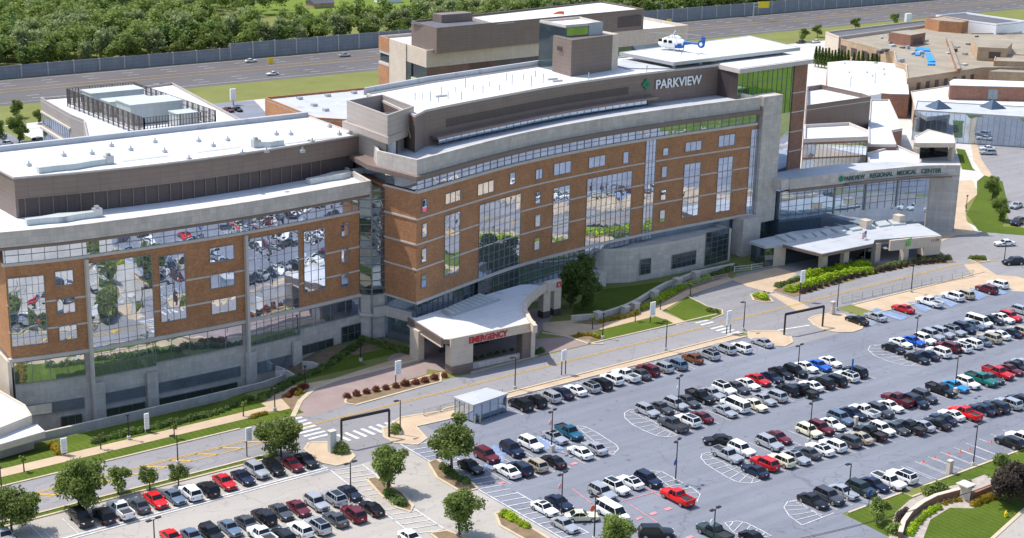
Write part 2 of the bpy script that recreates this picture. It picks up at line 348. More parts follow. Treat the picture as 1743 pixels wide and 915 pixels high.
R3 = lambda p: T(520, 275, 6.4556, p); R4 = lambda p: T(786, 275, 6.4556, p); R6 = lambda p: T(260, 416, 6.4556, p); R7 = lambda p: T(520, 416, 6.4556, p); R8 = lambda p: T(786, 416, 6.4556, p)
B7 = lambda p: T(560, 250, 8.63, p); B8 = lambda p: T(240, 360, 8.63, p); A8 = lambda p: T(786, 135, 6.4556, p)
kerb = M()
GTL = lambda p: T(800, 280, 10.894, p)
def kline(pts, w_=.35, h=.15, close=False):
    if close: pts = list(pts)+[pts[0]]
    kerb.strip(pts, w_, -.05, h)
def island(poly, mat='tan', name=None, z=.1):
    """raised bed with a kerb round it"""
    m = M(); m.prism([tuple(p) for p in poly], -.05, z); st(m.build(name or 'traffic_island', MT[mat])); kline(poly, .4, z+.05, True)
# parking lots and roads
st(sheet('parking_lot_west', [rect(-320, 115, 20, 178.6)], MT['lot2'], .012))
st(sheet('parking_lot_east', [[(115, 60), (150, 60), (150, 120.2), (232, 119.5), (330, 118), (330, 172.5), (222, 174), (207, 178), (197, 178.8), (115, 178.3)]], MT['lot'], .020))
st(sheet('access_road', [rect(-400, 262, 180.2, 190.4), rect(99, 122, 170, 181), pp(R3([(1240, 200), (1500, 100), (1640, 185), (1743, 185), (1743, 330), (1440, 330)])), rect(193, 218, 170, 190.4)], MT['road'], .030))
st(sheet('entrance_drive', [[(226, 196), (236, 190.5), (262, 186), (268, 204), (228, 208)], pp([(745, 296), (760, 283), (812, 272), (830, 280), (823, 311), (790, 318)]), pp(A8([(1150, 740), (1290, 700), (1440, 680), (1743, 690)])+[(1075, 245), (1075, 292)]+[(1030, 286), (1003, 283), (985, 277), (975, 268)]), pp([(1006, 143), (1075, 146), (1085, 250), (1056, 236), (1040, 226), (1029, 192), (1010, 165)]), [(255, 180.2), (262, 180.2), (345, 160), (345, 168), (262, 190.4)]], MT['road'], .026))
st(sheet('service_road', [rect(150, 1200, 408, 424), rect(150, 262, 330, 409), rect(262, 420, 360, 409)], MT['walk'], .014))
st(sheet('rear_car_park', [rect(40, 147, 290, 430), pp([(213, 108), (262, 104), (285, 128), (240, 140)])], MT['lot'], .018))
st(sheet('highway', [rect(-700, 1600, 452.5, 497)], MT['hwy'], .014))
st(sheet('brick_drive', [pp(B8([(535, 610), (600, 470), (720, 360), (900, 290), (1700, 90), (1726, 110), (1726, 232), (1040, 430), (1000, 480), (1030, 500), (700, 600)])), [(136, 196), (139.5, 191.2), (158, 191), (166, 190.6), (170, 194), (160, 198), (172, 207), (174, 211), (160, 212), (138, 207), (133, 203.5)]], MT['drive'], .034))
st(sheet('sidewalk', [rect(20, 104, 193.6, 196.2), pp(B8([(0, 640), (0, 590), (150, 550), (290, 470), (330, 400), (440, 400), (430, 440), (520, 540), (450, 570), (350, 560), (130, 600)])),
    pp(B8([(330, 400), (450, 352), (900, 268), (1500, 78), (1620, 18), (1700, 88), (900, 292), (720, 362), (600, 400), (440, 410)])),
    pp(B7([(0, 720), (250, 700), (480, 742), (960, 602), (1270, 432), (1640, 310), (1700, 340), (1290, 482), (1060, 618), (1280, 716), (1190, 742), (1000, 662), (450, 800), (240, 850), (0, 790)])),
    pp(A8([(1290, 340), (1400, 330), (1440, 420), (1350, 500), (1360, 600), (1430, 690), (1290, 700), (1180, 745), (1180, 690), (1270, 680), (1300, 420)])),
    pp(R3([(1500, 90), (1600, 60), (1743, 30), (1743, 185), (1640, 185)])+[(800, 303), (823, 311), (835, 318), (822, 322), (800, 308), (790, 302)]),
    pp([(786, 280), (800, 276), (822, 283), (808, 292), (796, 303), (770, 296), (757, 288)]), pp(R4([(1340, -10), (1440, -20), (1560, 60), (1700, 70), (1800, 100), (1800, 175), (1620, 165), (1560, 90), (1400, 60)])),
    pp([(1000, 143), (1006, 143), (1012, 165), (1031, 193), (1024, 196), (1004, 166)])], MT['tan'], .040))
st(sheet('verge_strip', [[(122.5, 178.8), (192, 178.8), (192, 180.1), (122.5, 180.1)], [(222, 174.2), (262, 172.7), (262, 179.8), (222, 179.8)], [(130, 178.3), (192, 178.3), (192, 179), (130, 179)]], MT['tan'], .036))
st(sheet('lawn', [rect(-400, 110, 190.9, 193.5), rect(-400, 99, 178.9, 179.9), pp(B7([(450, 800), (600, 762), (1000, 672), (1100, 692), (1185, 740), (900, 800), (560, 878), (530, 850)])), pp(B7([(1290, 492), (1470, 582), (1585, 612), (1585, 650), (1500, 688), (1290, 713), (1105, 620)])),
    [(146, 60), (150.3, 119.6), (151, 119.9), (162, 119.9), (162, 118), (166, 118), (166, 119.6), (232, 119.2), (400, 117), (400, 60)],
    pp(A8([(1290, 120), (1350, 130), (1400, 250), (1420, 270), (1330, 260)])), pp(A8([(1430, 340), (1480, 300), (1600, 340), (1640, 520), (1600, 640), (1743, 650), (1743, 700), (1600, 690), (1440, 670), (1360, 560), (1430, 430)])), pp(B7([(560, 420), (1130, 350), (1000, 480), (700, 620), (250, 690), (280, 560)]))], MT['grass'], .044))
# garden lawn follows the dip in front of the west wing
gl = M()
for i in range(50):
    for j in range(15):
        x0, x1 = 14+2.5*i, 14+2.5*(i+1); y0, y1 = 196.25+1.0*j, 196.25+1.0*(j+1)
        if x0 < 117 and j > 9: continue
        if j < 9 and x0 > 104 and y0 < 203.2 and x0 < 136: continue
        if x0 > 128 and y0 < 205: continue
        if j > 11: continue
        gl.face([(x0, y0, gz(x0, y0)+.05), (x1, y0, gz(x1, y0)+.05), (x1, y1, gz(x1, y1)+.05), (x0, y1, gz(x0, y1)+.05)])
st(gl.build('garden_lawn', MT['grass'], smooth=60))
gb = M()
for i in range(11):
    for j in range(5):
        x0, x1 = 118+1.9*i, 118+1.9*(i+1); y0, y1 = 208.2+1.1*j, 208.2+1.1*(j+1); e0 = .0
        if j == 0 and i % 4 < 2: continue
        gb.face([(x0, y0, gz(x0, y0)+.09), (x1, y0, gz(x1, y0)+.09), (x1, y1, gz(x1, y1)+.09), (x0, y1, gz(x0, y1)+.09)])
st(gb.build('garden_bed', MT['mulch'], smooth=60))
st(sheet('campus_paving', [[(255, 192), (290, 200), (300, 222), (600, 226), (600, 425), (262, 425), (262, 224), (250, 224)]], MT['walk'], .008))
st(sheet('planting_bed', [pp(B7([(250, 722), (480, 742), (960, 602), (1275, 432), (1640, 312), (1720, 250), (1300, 330), (1000, 490), (700, 640), (500, 690)])), pp([(797, 300), (819, 307), (850, 298), (876.6, 289.5), (910, 282), (943, 275), (987, 271.5), (975, 267), (940, 271), (895, 273), (830, 286)]), pp(R3([(430, 465), (520, 445), (660, 480), (640, 497), (500, 487)])), pp(B8([(440, 430), (560, 370), (650, 345), (600, 430), (530, 560)]))], MT['mulch'], .052))
st(sheet('gravel_bed', [pp(R8([(840, 910), (858, 810), (890, 730), (980, 650), (1090, 600), (1230, 560), (1310, 545), (1480, 480), (1570, 530), (1560, 620), (1400, 705), (1250, 700), (1120, 780), (1070, 910)]))], MT['gravel'], .056))
st(sheet('street_corner', [pp([(1024, 556), (1056, 527), (1080, 506), (1080, 560), (1050, 585), (1000, 580)])], MT['lot2'], .060))
st(sheet('bright_meadow', [pp([(205, 3), (262, 14), (300, 20), (345, 26), (420, 8), (520, -14), (1500, -60), (1500, -110), (0, -110), (150, -20)])], MT['meadow'], .06))
# kerbs
for l in ([(-300, 190.6), (99, 190.6)], [(-300, 180.05), (97, 180.05)], [(-300, 178.75), (97, 178.75)], [(130, 178.25), (192, 178.25)], [(128, 180.1), (193, 180.1)], [(222, 180.0), (262, 179.6)], [(222, 174.1), (258, 172.8)],
          [(151, 119.9), (162, 119.9), (162, 118.2), (166.2, 118.2), (166.2, 119.6), (232, 119.2), (320, 117.9)], [(141, 190.6), (155, 190.9)], [(166, 190.7), (197, 190.2)]): kline(l)
kline(pp(B8([(535, 610), (600, 470), (720, 362), (900, 291), (1700, 90)])), .8, .12); kline(pp([(1018, 562), (1024, 556), (1056, 527), (1080, 506)]), .5)
kline(pp(R3([(250, 445), (420, 472), (560, 520), (660, 520)])), .5); kline(pp(B7([(1290, 490), (1470, 580), (1595, 610), (1600, 650), (1500, 690)])), .3)
for tl in ([(870, 180), (990, 100), (1380, 40), (1400, 90), (1090, 160), (1160, 240), (1100, 280), (950, 270), (880, 230)], [(380, 268), (500, 265), (560, 300), (650, 320), (680, 360), (640, 400), (560, 420), (430, 395), (350, 310)]): island(pp(R6(tl)), 'tan')
for tl in ([(760, 510), (830, 500), (1000, 600), (1070, 690), (1055, 728), (960, 700), (850, 610)], [(1170, 400), (1230, 380), (1470, 540), (1500, 575), (1400, 600), (1230, 500)], [(1620, 740), (1700, 715), (1850, 830), (2010, 930), (1900, 960), (1650, 820)], [(1180, 870), (1300, 855), (1420, 900), (1300, 960)]): island(pp(R6(tl)), 'mulch')
island(pp(B8([(1000, 470), (1025, 430), (1300, 378), (1726, 250), (1850, 220), (1850, 300), (1726, 330), (1100, 505), (1010, 492)])), 'mulch')
island(pp(R4([(-90, 435), (100, 435), (190, 470), (200, 510), (150, 535), (30, 530), (-90, 480)])), 'tan'); island(pp(R3([(1640, 190), (1700, 180), (1760, 210), (1790, 240), (1743, 245), (1660, 230)])), 'mulch'); island(pp([(998, 268), (1004, 265.5), (1016, 267), (1020, 270), (1008, 272)]), 'mulch')
island(pp(GTL([(370, 545), (440, 510), (600, 480), (760, 490), (860, 560), (975, 625), (960, 655), (860, 688), (690, 690), (540, 665), (430, 610)])), 'tan')
st(kerb.build('kerbs', MT['kerb']))
# painted lines ----------------------------------------------------
wl, yl, bl = M(), M(), M()
def ln(m, a, b, w_=.14, z=.07):
    a, b = Vector(a[:2]), Vector(b[:2]); t = (b-a)
    if t.length < .05: return
    n = Vector((-t.y, t.x)).normalized()*w_/2
    m.face([(*(a-n), z), (*(b-n), z), (*(b+n), z), (*(a+n), z)])
def pl(m, pts, w_=.14):
    for a, b in zip(pts, pts[1:]): ln(m, a, b, w_)
def hatch(left, right, n, m=None, w_=.12, border=True):
    m = m or wl
    def at(poly, t):
        L = [0]
        for a, b in zip(poly, poly[1:]): L.append(L[-1]+math.hypot(a[0]-b[0], a[1]-b[1]))
        s = t*L[-1]
        for k in range(len(poly)-1):
            if s <= L[k+1]+1e-9: q = (s-L[k])/(L[k+1]-L[k]+1e-9); return (poly[k][0]+(poly[k+1][0]-poly[k][0])*q, poly[k][1]+(poly[k+1][1]-poly[k][1])*q)
        return poly[-1]
    for k in range(1, n+1):
        t = k/(n+1); ln(m, at(left, t), at(right, t), w_)
    if border: pl(m, left, w_*1.2); pl(m, right, w_)
FT = lambda p: T(720, 420, 10.894, p); MTl = lambda p: T(640, 380, 10.894, p); LT = lambda p: T(480, 430, 10.894, p); QT = lambda p: T(660, 472, 10.894, p); GT = lambda p: T(800, 280, 10.894, p); DT = lambda p: T(896, 280, 10.894, p)
hatch(pp(MTl([(170, 470), (100, 475), (45, 510), (45, 560), (130, 640), (280, 715), (400, 765), (520, 780), (640, 765)])), pp(MTl([(170, 470), (300, 560), (450, 660), (640, 760)])), 8)
hatch(pp(FT([(110, 515), (40, 540), (30, 580), (90, 650), (200, 720), (330, 800), (450, 855), (600, 865), (700, 835)])), pp(FT([(110, 515), (190, 540), (480, 700), (620, 790), (700, 830)])), 8)
hatch(pp(R4([(800, 525), (720, 530), (705, 560), (750, 600), (850, 640), (950, 665), (1065, 668)])), pp(R4([(800, 530), (950, 590), (1065, 660)])), 8)
hatch(pp(LT([(1250, 110), (1350, 120), (1500, 200), (1700, 330), (1720, 370), (1650, 440)])), pp(LT([(1250, 110), (1320, 180), (1450, 290), (1560, 390), (1650, 440)])), 7)
hatch(pp(QT([(110, 155), (250, 170), (400, 250), (600, 360), (675, 420), (640, 505)])), pp(QT([(110, 155), (210, 240), (330, 330), (480, 420), (630, 505)])), 7)
hatch(pp(R8([(240, 650), (170, 660), (145, 700), (180, 755), (265, 817)])), pp(R8([(240, 650), (300, 700), (400, 765)])), 5); pl(wl, pp(R8([(265, 817), (400, 765), (480, 735)])), .15)
hatch(pp(QT([(950, 740), (1100, 722), (1200, 745), (1330, 810), (1480, 890)])), pp(QT([(950, 740), (1050, 850), (1200, 915), (1480, 890)])), 5)
for a, b in (([(1030, 560), (1110, 560)], [(1070, 620), (1200, 580)]), ([(1240, 430), (1260, 480), (1350, 530)], [(1400, 450), (1480, 480), (1520, 510)])): hatch(pp(GT(a)), pp(GT(b)), 6, bl, .14, False)
for q in ([(580, 380), (650, 440)], [(760, 290), (980, 370)], [(1160, 190), (1290, 290)], [(1440, 200), (1540, 260)]):
    (a, b), (c, d) = q; hatch(pp(DT([(a, b), (c-60, d-10)])), pp(DT([(a+120, b-20), (c+90, d-40)])), 6, bl, .14, False)
hatch(pp(LT([(330, 330), (230, 560)])), pp(LT([(480, 350), (390, 600)])), 8, bl, .15, True); hatch(pp(LT([(800, 240), (900, 370)])), pp(LT([(930, 230), (1090, 370)])), 6, bl, .15, True)
st(sheet('accessible_bays', [pp(DT([(580, 350), (700, 430), (640, 470), (430, 350)])), pp(DT([(760, 270), (1000, 370), (930, 410), (700, 300)])), pp(DT([(1150, 190), (1330, 280), (1230, 330), (1080, 240)])), pp(DT([(1440, 200), (1560, 250), (1480, 270), (1380, 220)])), pp(GT([(1130, 420), (1500, 520), (1400, 560), (1060, 450)])), pp(LT([(300, 330), (490, 350), (380, 610), (200, 600)])), pp(LT([(790, 240), (940, 240), (1110, 370), (880, 380)]))], surf('worn_blue_bay_paint', (.20, .27, .42), .3, .8, 4, .85), .064))
for k in range(15):
    y = 170.2-1.62*k
    if 6 < k < 9: continue
    ln(wl, (102.2 if y > 160 else 100.6, y), (106.4 if y > 160 else 104.6, y-1.1), .17)
pl(wl, [(102.2, 170.8), (101.3, 160), (100.2, 146)], .2); pl(wl, [(106.8, 169.5), (106, 160)], .2); pl(wl, [(104.8, 157), (104.5, 146)], .2)
for k in range(23):
    y = 171.5-1.62*k
    ln(wl, (115.4, y), (118.8, y-.7), .17)
pl(wl, [(115.2, 173), (115.2, 135)], .2); pl(wl, [(118.9, 171), (118.9, 160)], .18); pl(wl, [(118.9, 150), (118.9, 135)], .18)
ln(wl, (-100, 171.4), (102.3, 171.4), .35); ln(wl, (-100, 170.7), (102.3, 170.7), .25)
ln(yl, (-400, 186.25), (262, 186.25), .16); ln(yl, (-400, 185.85), (262, 185.85), .16)
for k in range(9): x = 66+3.9*k; ln(yl, (x, 186.0), (x+2.6, 184.0), .35)
pl(yl, [(60, 186), (66, 184), (101, 184.0), (106, 185.6)], .18)
for k in range(8): x = 103.5+1.05*k; ln(wl, (x, 190.0-.0*k), (x, 188.2), .01)
for k in range(7): ln(wl, (105.2, 189.4-1.32*k), (108.8, 189.4-1.32*k), .62)
for k in range(9): ln(wl, (109.5+1.38*k, 180.6), (109.9+1.38*k, 177.6), .62)
for k in range(7): ln(wl, (189.6, 188.6-1.3*k), (192.8, 188.6-1.3*k), .62)
ln(wl, (199, 177.5), (206, 176.2), .45); ln(wl, (172.5, 130), (172.5, 120.5), .01)
for y, d in ((456, 0), (494, 0)): ln(wl, (-700, y), (1600, y), .25)
for y in (474, 479): ln(yl, (-700, y), (1600, y), .3)
for y in (460.5, 465, 484.5, 489.2):
    for k in range(130): x = -500+14*k; ln(wl, (x, y), (x+4, y), .28)
ln(yl, (150, 416), (1200, 416), .2); ln(yl, (262, 185.9), (345, 164), .2)
# ------------------------------------------------------------------ noise wall along the highway
def noise_wall(x0, x1, h, y0, label):
    m = M(); m.box(x0, x1, y0, y0+.25, 0, h); o = m.build('noise_wall', MT['wall']); tag(o, label, 'noise wall')
    p = M(); x = x0
    while x < x1: p.box(x-.25, x+.25, y0-.2, y0+.45, 0, h+.15); x += 9
    p.build('post', MT['steel'], o)
p0 = P(234, 61)
noise_wall(-600, p0.x, 4.2, 498.0, 'long grey panelled noise wall beyond the highway, lower stretch at left in front of the dense wood')
noise_wall(p0.x+.3, 900, 5.6, 498.6, 'long grey panelled noise wall beyond the highway, taller stretch running behind the rear tower')
# ================================================================== hospital
def bld(name, label, cat='building'): return empty(name, label, cat)
def cap(m, poly, z0, z1): m.prism(poly, z0, z1)
def parapet(m, poly, z0, z1, t=.4):
    """rim walls round a roof outline, mitre-free: each wall a thin solid"""
    n = len(poly); c = Vector((sum(p[0] for p in poly)/n, sum(p[1] for p in poly)/n))
    a = sum(poly[k][0]*poly[(k+1) % n][1]-poly[(k+1) % n][0]*poly[k][1] for k in range(n))
    if a < 0: poly = poly[::-1]
    ins = []
    for k in range(n):
        p, q, r = Vector(poly[k-1][:2]), Vector(poly[k][:2]), Vector(poly[(k+1) % n][:2]); d1 = (q-p).normalized(); d2 = (r-q).normalized()
        n1 = Vector((-d1.y, d1.x)); n2 = Vector((-d2.y, d2.x)); b = (n1+n2); b = b.normalized()*min(t/max(.35, b.normalized().dot(n1)), t*2.5); ins.append(q+b)
    for k in range(n):
        j = (k+1) % n; m.prism([poly[k], poly[j], ins[j], ins[k]], z0, z1)
fw = interp([(74, 216.3), (80, 215), (85.6, 214.2), (97.4, 213.5), (112, 213.3), (123, 214), (135.6, 215.2)])
fm = interp([(140.4, 205.7), (166.8, 213.5), (186.5, 216.6), (205.4, 217.7), (222, 217.7), (242, 217.2)])
def us(a, b, n=14): return [a+(b-a)*k/n for k in range(n+1)]
# ---- west wing
WW = bld('west_wing', 'left wing of the hospital, brick with mirror windows and a long white roof')
UL, UR = 75.0, 135.6
core = M(); core.prism([(u, fw(u)) for u in us(UL, UR)]+[(UR+6, 240), (UL+3, 241)], 7.9, 22.5); core.build('brick_wall', MT['brick'], WW)
m = M()
m.prism([(u, fw(u)+.1) for u in us(UL+.3, UR)]+[(UR+5, 239.5), (UL+3, 240.5)], -5.2, 7.9); m.build('podium_wall', MT['conc'], WW)
m = M(); gbox(m, fw, UL-.4, UR+.2, 7.6, 8.15, -.5, .28); gbox(m, fw, UL-.3, UR+.2, 22.4, 22.85, -.5, .25)
for z in (16.3, 12.1):
    gbox(m, fw, UL-.05, UR, z, z+.28, -.2, .07)
m.build('stone_band', MT['band'], WW)
m = M(); gbox(m, fw, UL, UR, 22.85, 25.2, -.5, .04, 2); g = m.build('ribbon_window', MT['glass'], WW)
fr = M()
for k in range(34): u = UL+.1+(UR-UL-.2)*k/33; fbox(fr, fw, u-.04, u+.04, 22.85, 25.2, .04, .12)
gbox(fr, fw, UL, UR, 23.95, 24.05, .04, .1); fr.build('mullions', MT['frame'], g)
m = M(); m.prism([(u, fw(u)-1.5) for u in us(UL-1.6, UR+1)]+[(UR+5, 240), (UL-1, 241)], 25.2, 25.75); m.build('soffit', MT['brown'], WW)
rf = [(u, fw(u)-1.7) for u in us(UL-1.8, UR+1)]+[(UR+6, 241), (UL-1.4, 242)]
m = M(); m.prism(rf, 25.75, 27.0); m.build('fascia', MT['conc'], WW); m = M(); parapet(m, rf, 27.0, 28.05, .45); m.build('parapet', MT['conc'], WW)
m = M(); m.prism([(u, fw(u)-1.2) for u in us(UL-1.2, UR+.6)]+[(UR+5.5, 240.5), (UL-1, 241.4)], 27.0, 27.12); m.build('terrace_roof', MT['roof'], WW)
fp = interp([(80.4, 224.2), (92, 222.3), (105, 221.4), (120.8, 222.0), (142, 224.5)])
m = M(); m.prism([(u, fp(u)) for u in us(80.2, 141)]+[(142, 240), (80.4, 240.5)], 30.1, 33.2); m.build('penthouse_upper_cladding', MT['brown'], WW)
m = M(); m.prism([(u, fp(u)+.35) for u in us(80.6, 140)]+[(141, 239.5), (80.8, 240.2)], 27.12, 30.1); m.build('penthouse_louvres', MT['brown2'], WW)
m = M()
for k in range(26): u = 81.6+2.05*k; m = M(); fbox(m, fp, u-.07, u+.07, 27.12, 30.1, -.35, -.2); m.build('louvre_post', MT['brown'], WW)
m = M(); m.box(80.2, 80.65, fp(80.2)+.05, 240.3, 27.1, 30.1); m.build('penthouse_end_wall', MT['brown'], WW)
rp = [(u, fp(u)-.12) for u in us(80.08, 141.2)]+[(142.2, 243.5), (80.1, 243.8)]
m = M(); m.prism(rp, 33.2, 33.32); m.build('main_roof', MT['roof'], WW); m = M(); parapet(m, rp, 33.2, 33.55, .25); m.build('roof_edge', MT['band'], WW)
m = M(); m.box(80, 142, 243.2, 244, 33.3, 34.2); m.build('rear_parapet', MT['roofg'], WW)
# side return wall at the far left with a lit stone face
m = M(); m.prism([(UL-.1, fw(UL)), (UL+2, 240), (UL+1.5, 240), (UL-.45, fw(UL)+.5)], -5, 7.6); m.build('side_wall', MT['stone'], WW)
B5 = lambda x0, x1, y0, y1: (x0, x1, y0, y1)
for a in ((56, 75, 280.5, 296), (58, 77, 309, 325), (60, 79, 337, 352.5), (215.5, 241, 256.5, 272), (216.5, 241.5, 284, 299), (217.5, 243.5, 310, 325.5), (351.5, 359, 231, 245), (351.5, 359, 257, 272), (351.5, 359, 283, 297)):
    window(fw, *a, WW, cols=3 if a[1]-a[0] > 10 else 1, rows=1)
uc = UL+.05
window(fw, 9, 45, 287.5, 359, WW, cols=6, rows=8, u0=uc+.1, name='corner_window'); 
window(fw, 89.5, 156, 272, 362, WW, cols=7, rows=10, zb=3.4, name='curtain_wall'); window(fw, 163, 190, 265, 334, WW, cols=4, rows=5)
window(fw, 254, 307.5, 247, 345, WW, cols=7, rows=10, zb=3.4, name='curtain_wall'); window(fw, 312.5, 335, 239, 303, WW, cols=3, rows=6)
for px, z1 in ((88.5, 22.3), (252.5, 22.3)): fin = M(); u = uat(fw, px, 20); fbox(fin, fw, u-.22, u+.22, -5, z1, .05, .8); fin.build('fin', MT['band'], WW)
ua, ub = uat(fw, 15, 5.5), uat(fw, 87, 5.5)
for ua, ub, z0, z1, c in ((uc+.1, uat(fw, 87.5, 6), 4.0, 7.5, 4), (uat(fw, 157.5, 6), uat(fw, 250, 6), 3.9, 7.5, 5), (uat(fw, 309, 6), 135.3, 4.4, 7.5, 4)): window_uz(fw, ua, ub, z0, z1, WW, c, 1, 'glass', 'podium_window')
for xa, xb in ((24, 87), (109, 150), (163, 248)): window_uz(fw, uat(fw, xa, -1), uat(fw, xb, -1), -1.3, .5, WW, 2, 1, 'glassb', 'lower_window')
for xa, xb in ((63, 85), (109, 150), (164, 245)): window_uz(fw, uat(fw, xa, -3.8), uat(fw, xb, -3.8), -3.9, -2.1, WW, 3, 1, 'glassd', 'basement_window')
window_uz(fw, uat(fw, 310.5, 0), uat(fw, 343.6, 0), -.3, 1.4, WW, 4, 1, 'glassd', 'lower_window'); window_uz(fw, uat(fw, 352, 1), uat(fw, 372, 1), -.1, 2.9, WW, 3, 2, 'glassd', 'lower_window'); window_uz(fw, uat(fw, 265, 0), uat(fw, 300, 0), -1.6, .4, WW, 4, 1, 'glassb', 'lower_window')
for xa, xb in ((95, 107), (151, 161.5), (253, 263), (301, 309.5)): m = M(); fbox(m, fw, uat(fw, xa, 0), uat(fw, xb, 0), -5.1, 2.6, .1, .7); m.build('pillar', MT['conc'], WW)
# roof terrace curving screens (pale quilted equipment covers)
def screen_row(pts, zb, name='roof_equipment_cover'):
    m = M()
    for k in range(len(pts)-1): m.prism([pts[k][0], pts[k+1][0], pts[k+1][1], pts[k][1]], zb, zb+.9)
    m.build(name, MT['equip'], WW, smooth=30)
def cover(xa, ya, xb, yb, zb, w_=1.1):
    a, b = P(xa, ya, zb), P(xb, yb, zb); d = (b-a); n = Vector((-d.y, d.x, 0)).normalized(); pts = []
    for k in range(9):
        t = k/8; bul = w_*(.55+.6*math.exp(-((t-.5)/.16)**2)); c = a+d*t; pts.append(((c.x-n.x*bul, c.y-n.y*bul), (c.x+n.x*bul, c.y+n.y*bul)))
    screen_row(pts, zb)
    e = M(); e.box(b.x-.3, b.x+1.0, b.y-.6, b.y+.6, zb, zb+1.3); e.box(b.x, b.x+.6, b.y-.3, b.y+.3, zb+1.3, zb+1.7); e.build('roof_fan', MT['steel'], WW)
cover(27, 232.5, 98, 224, 27.15); cover(318, 190.5, 378, 178, 27.15); cover(39, 179, 110, 169.5, 33.35, .9); cover(292, 150, 262, 152.5, 33.35, .9)
for x, y in ((66, 162), (135, 156), (220, 152), (300, 140), (322, 148), (340, 132), (250, 160), (30, 172), (95, 160), (170, 158), (195, 166), (205, 147), (235, 146), (275, 158), (285, 140), (312, 158), (350, 140), (115, 152), (160, 148)): m = M(); p = P(x, y, 33.3); m.tube(p, p+Vector((0, 0, .9)), .12); m.box(p.x-.35, p.x+.35, p.y-.3, p.y+.3, 33.3, 33.75); m.build('roof_vent', MT['steel'], WW)
for x, y in ((150, 164), (225, 155), (300, 148), (338, 143)):
    p = P(x, y, 33.33); m = M(); m.box(p.x-4, p.x+4, p.y-.5, p.y+.5, 33.32, 33.38); m.build('walkway_pad', MT['roofg'], WW)
# ---- glazed link between the wings
GL = bld('glazed_link', 'tall dark glass recess joining the left wing to the main tower'); m = M(); m.prism([(135.2, 215.0), (136.6, 213.6), (139.2, 213.2), (142, 222), (137, 224)], 8, 26.6); gw = m.build('glass_wall', MT['glassd'], GL)
m = M()
for z in [9+1.42*k for k in range(13)]: m.strip([(135.2, 214.9), (136.6, 213.5), (139.2, 213.1)], .12, z, z+.1)
m.tube((136.6, 213.45, 0), (136.6, 213.45, 27.5), .12); m.build('mullions', MT['frame'], gw)
m = M(); m.prism([(135.3, 215.3), (136.6, 213.8), (139.3, 213.4), (142, 222), (137, 224)], 0, 4.2); m.prism([(135.3, 215.3), (136.6, 213.9), (139.3, 213.5), (142, 222), (137, 224)], 4.2, 8); m.build('podium_wall', MT['conc'], GL)
m = M(); m.prism([(135, 214.9), (136.6, 213.3), (139.4, 212.9), (142, 222), (136, 224)], 4.2, 4.7); m.build('stone_band', MT['band'], GL)
# ---- main tower
MTW = bld('main_tower', 'tall curved hospital tower of brick and mirror glass with big lettering near its top')
U0, U1 = 140.4, 233.0
lx, ly = 139.0, 213.4
m = M(); m.prism([(u, fm(u)) for u in us(U0, U1, 24)]+[(U1, 240), (142, 240), (lx, ly)], 8, 27); m.build('brick_wall', MT['brick'], MTW)
m = M(); gbox(m, fm, U0, U1, 26.9, 27.4, -.4, .2); gbox(m, fm, U0, U1, 7.75, 8.25, -.4, .25)
for z in (22.35, 18.0, 13.65): gbox(m, fm, U0-.02, U1, z, z+.28, -.2, .07)
for z in (26.9, 22.35, 18.0, 13.65, 7.8): m.strip([(U0+.02, fm(U0)+.1), (lx-.02, ly+.1)], .3, z, z+.3)
m.build('stone_band', MT['band'], MTW)
m = M(); m.prism([(u, fm(u)+.15) for u in us(U0+.2, U1, 24)]+[(U1, 240), (142, 240), (lx+.25, ly)], 27.4, 29.4); g = m.build('ribbon_window', MT['glass'], MTW)
fr = M()
for k in range(48): u = U0+.2+(U1-U0-.3)*k/47; fbox(fr, fm, u-.04, u+.04, 27.4, 29.4, -.15, -.05)
gbox(fr, fm, U0+.2, U1-.2, 28.3, 28.38, -.15, -.07); fr.build('mullions', MT['frame'], g)
soff = [(u, fm(u)-1.3) for u in us(U0-1.2, U1, 24)]+[(U1, 240), (142, 240), (lx-1.6, ly+2.5)]
m = M(); m.prism(soff, 29.4, 30.2); m.build('soffit', MT['brown'], MTW)
par = [(u, fm(u)-.5) for u in us(U0-.4, U1, 24)]+[(U1, 236), (147, 232), (lx-.7, ly+1)]
m = M(); m.prism(par, 30.2, 31.5); m.build('fascia', MT['conc'], MTW); m = M(); parapet(m, par, 31.5, 32.8, .45); m.build('parapet', MT['conc'], MTW)
m = M(); m.prism([(u, fm(u)+.2) for u in us(U0+.5, U1-.2, 24)]+[(U1-.3, 235), (148, 230), (lx+.3, ly+1)], 31.5, 31.62); m.build('terrace_roof', MT['roofg'], MTW)
wins = [(435, 440.5, 206.5, 220.5, 1, 1), (435, 440.5, 231.5, 246, 1, 1), (434.5, 440, 257.5, 272, 1, 1), (434.3, 440, 284.5, 298, 1, 1), (459, 475, 200.5, 212, 3, 1), (458.5, 474.5, 223, 286.5, 3, 8), (492.4, 509.4, 190.5, 203, 3, 1),
        (525.5, 531.5, 179, 191.5, 1, 1), (552.3, 559.5, 175.5, 186, 2, 1), (552, 557.5, 199, 211, 1, 1), (551.7, 557.5, 222.5, 235, 1, 1), (550.7, 556.7, 246.5, 259, 1, 1), (571, 589, 169.5, 182, 3, 1), (570.5, 588, 194.5, 251, 3, 8), (607, 624.5, 163, 174.5, 3, 1),
        (642.5, 648.5, 157.5, 169.5, 1, 1), (683.5, 689.5, 153.5, 161.5, 1, 1), (682.3, 688, 172.5, 184, 1, 1), (681.3, 687, 197, 207.5, 1, 1), (680.2, 686, 217.5, 230, 1, 1), (706.7, 723.7, 147.5, 157.5, 3, 1), (705.5, 722.7, 170, 225, 3, 8), (741, 758, 140.5, 152.5, 3, 1), (740.7, 756, 163.5, 219.5, 3, 8)]
for a in wins: window(fm, *a[:4], MTW, cols=a[4], rows=a[5])
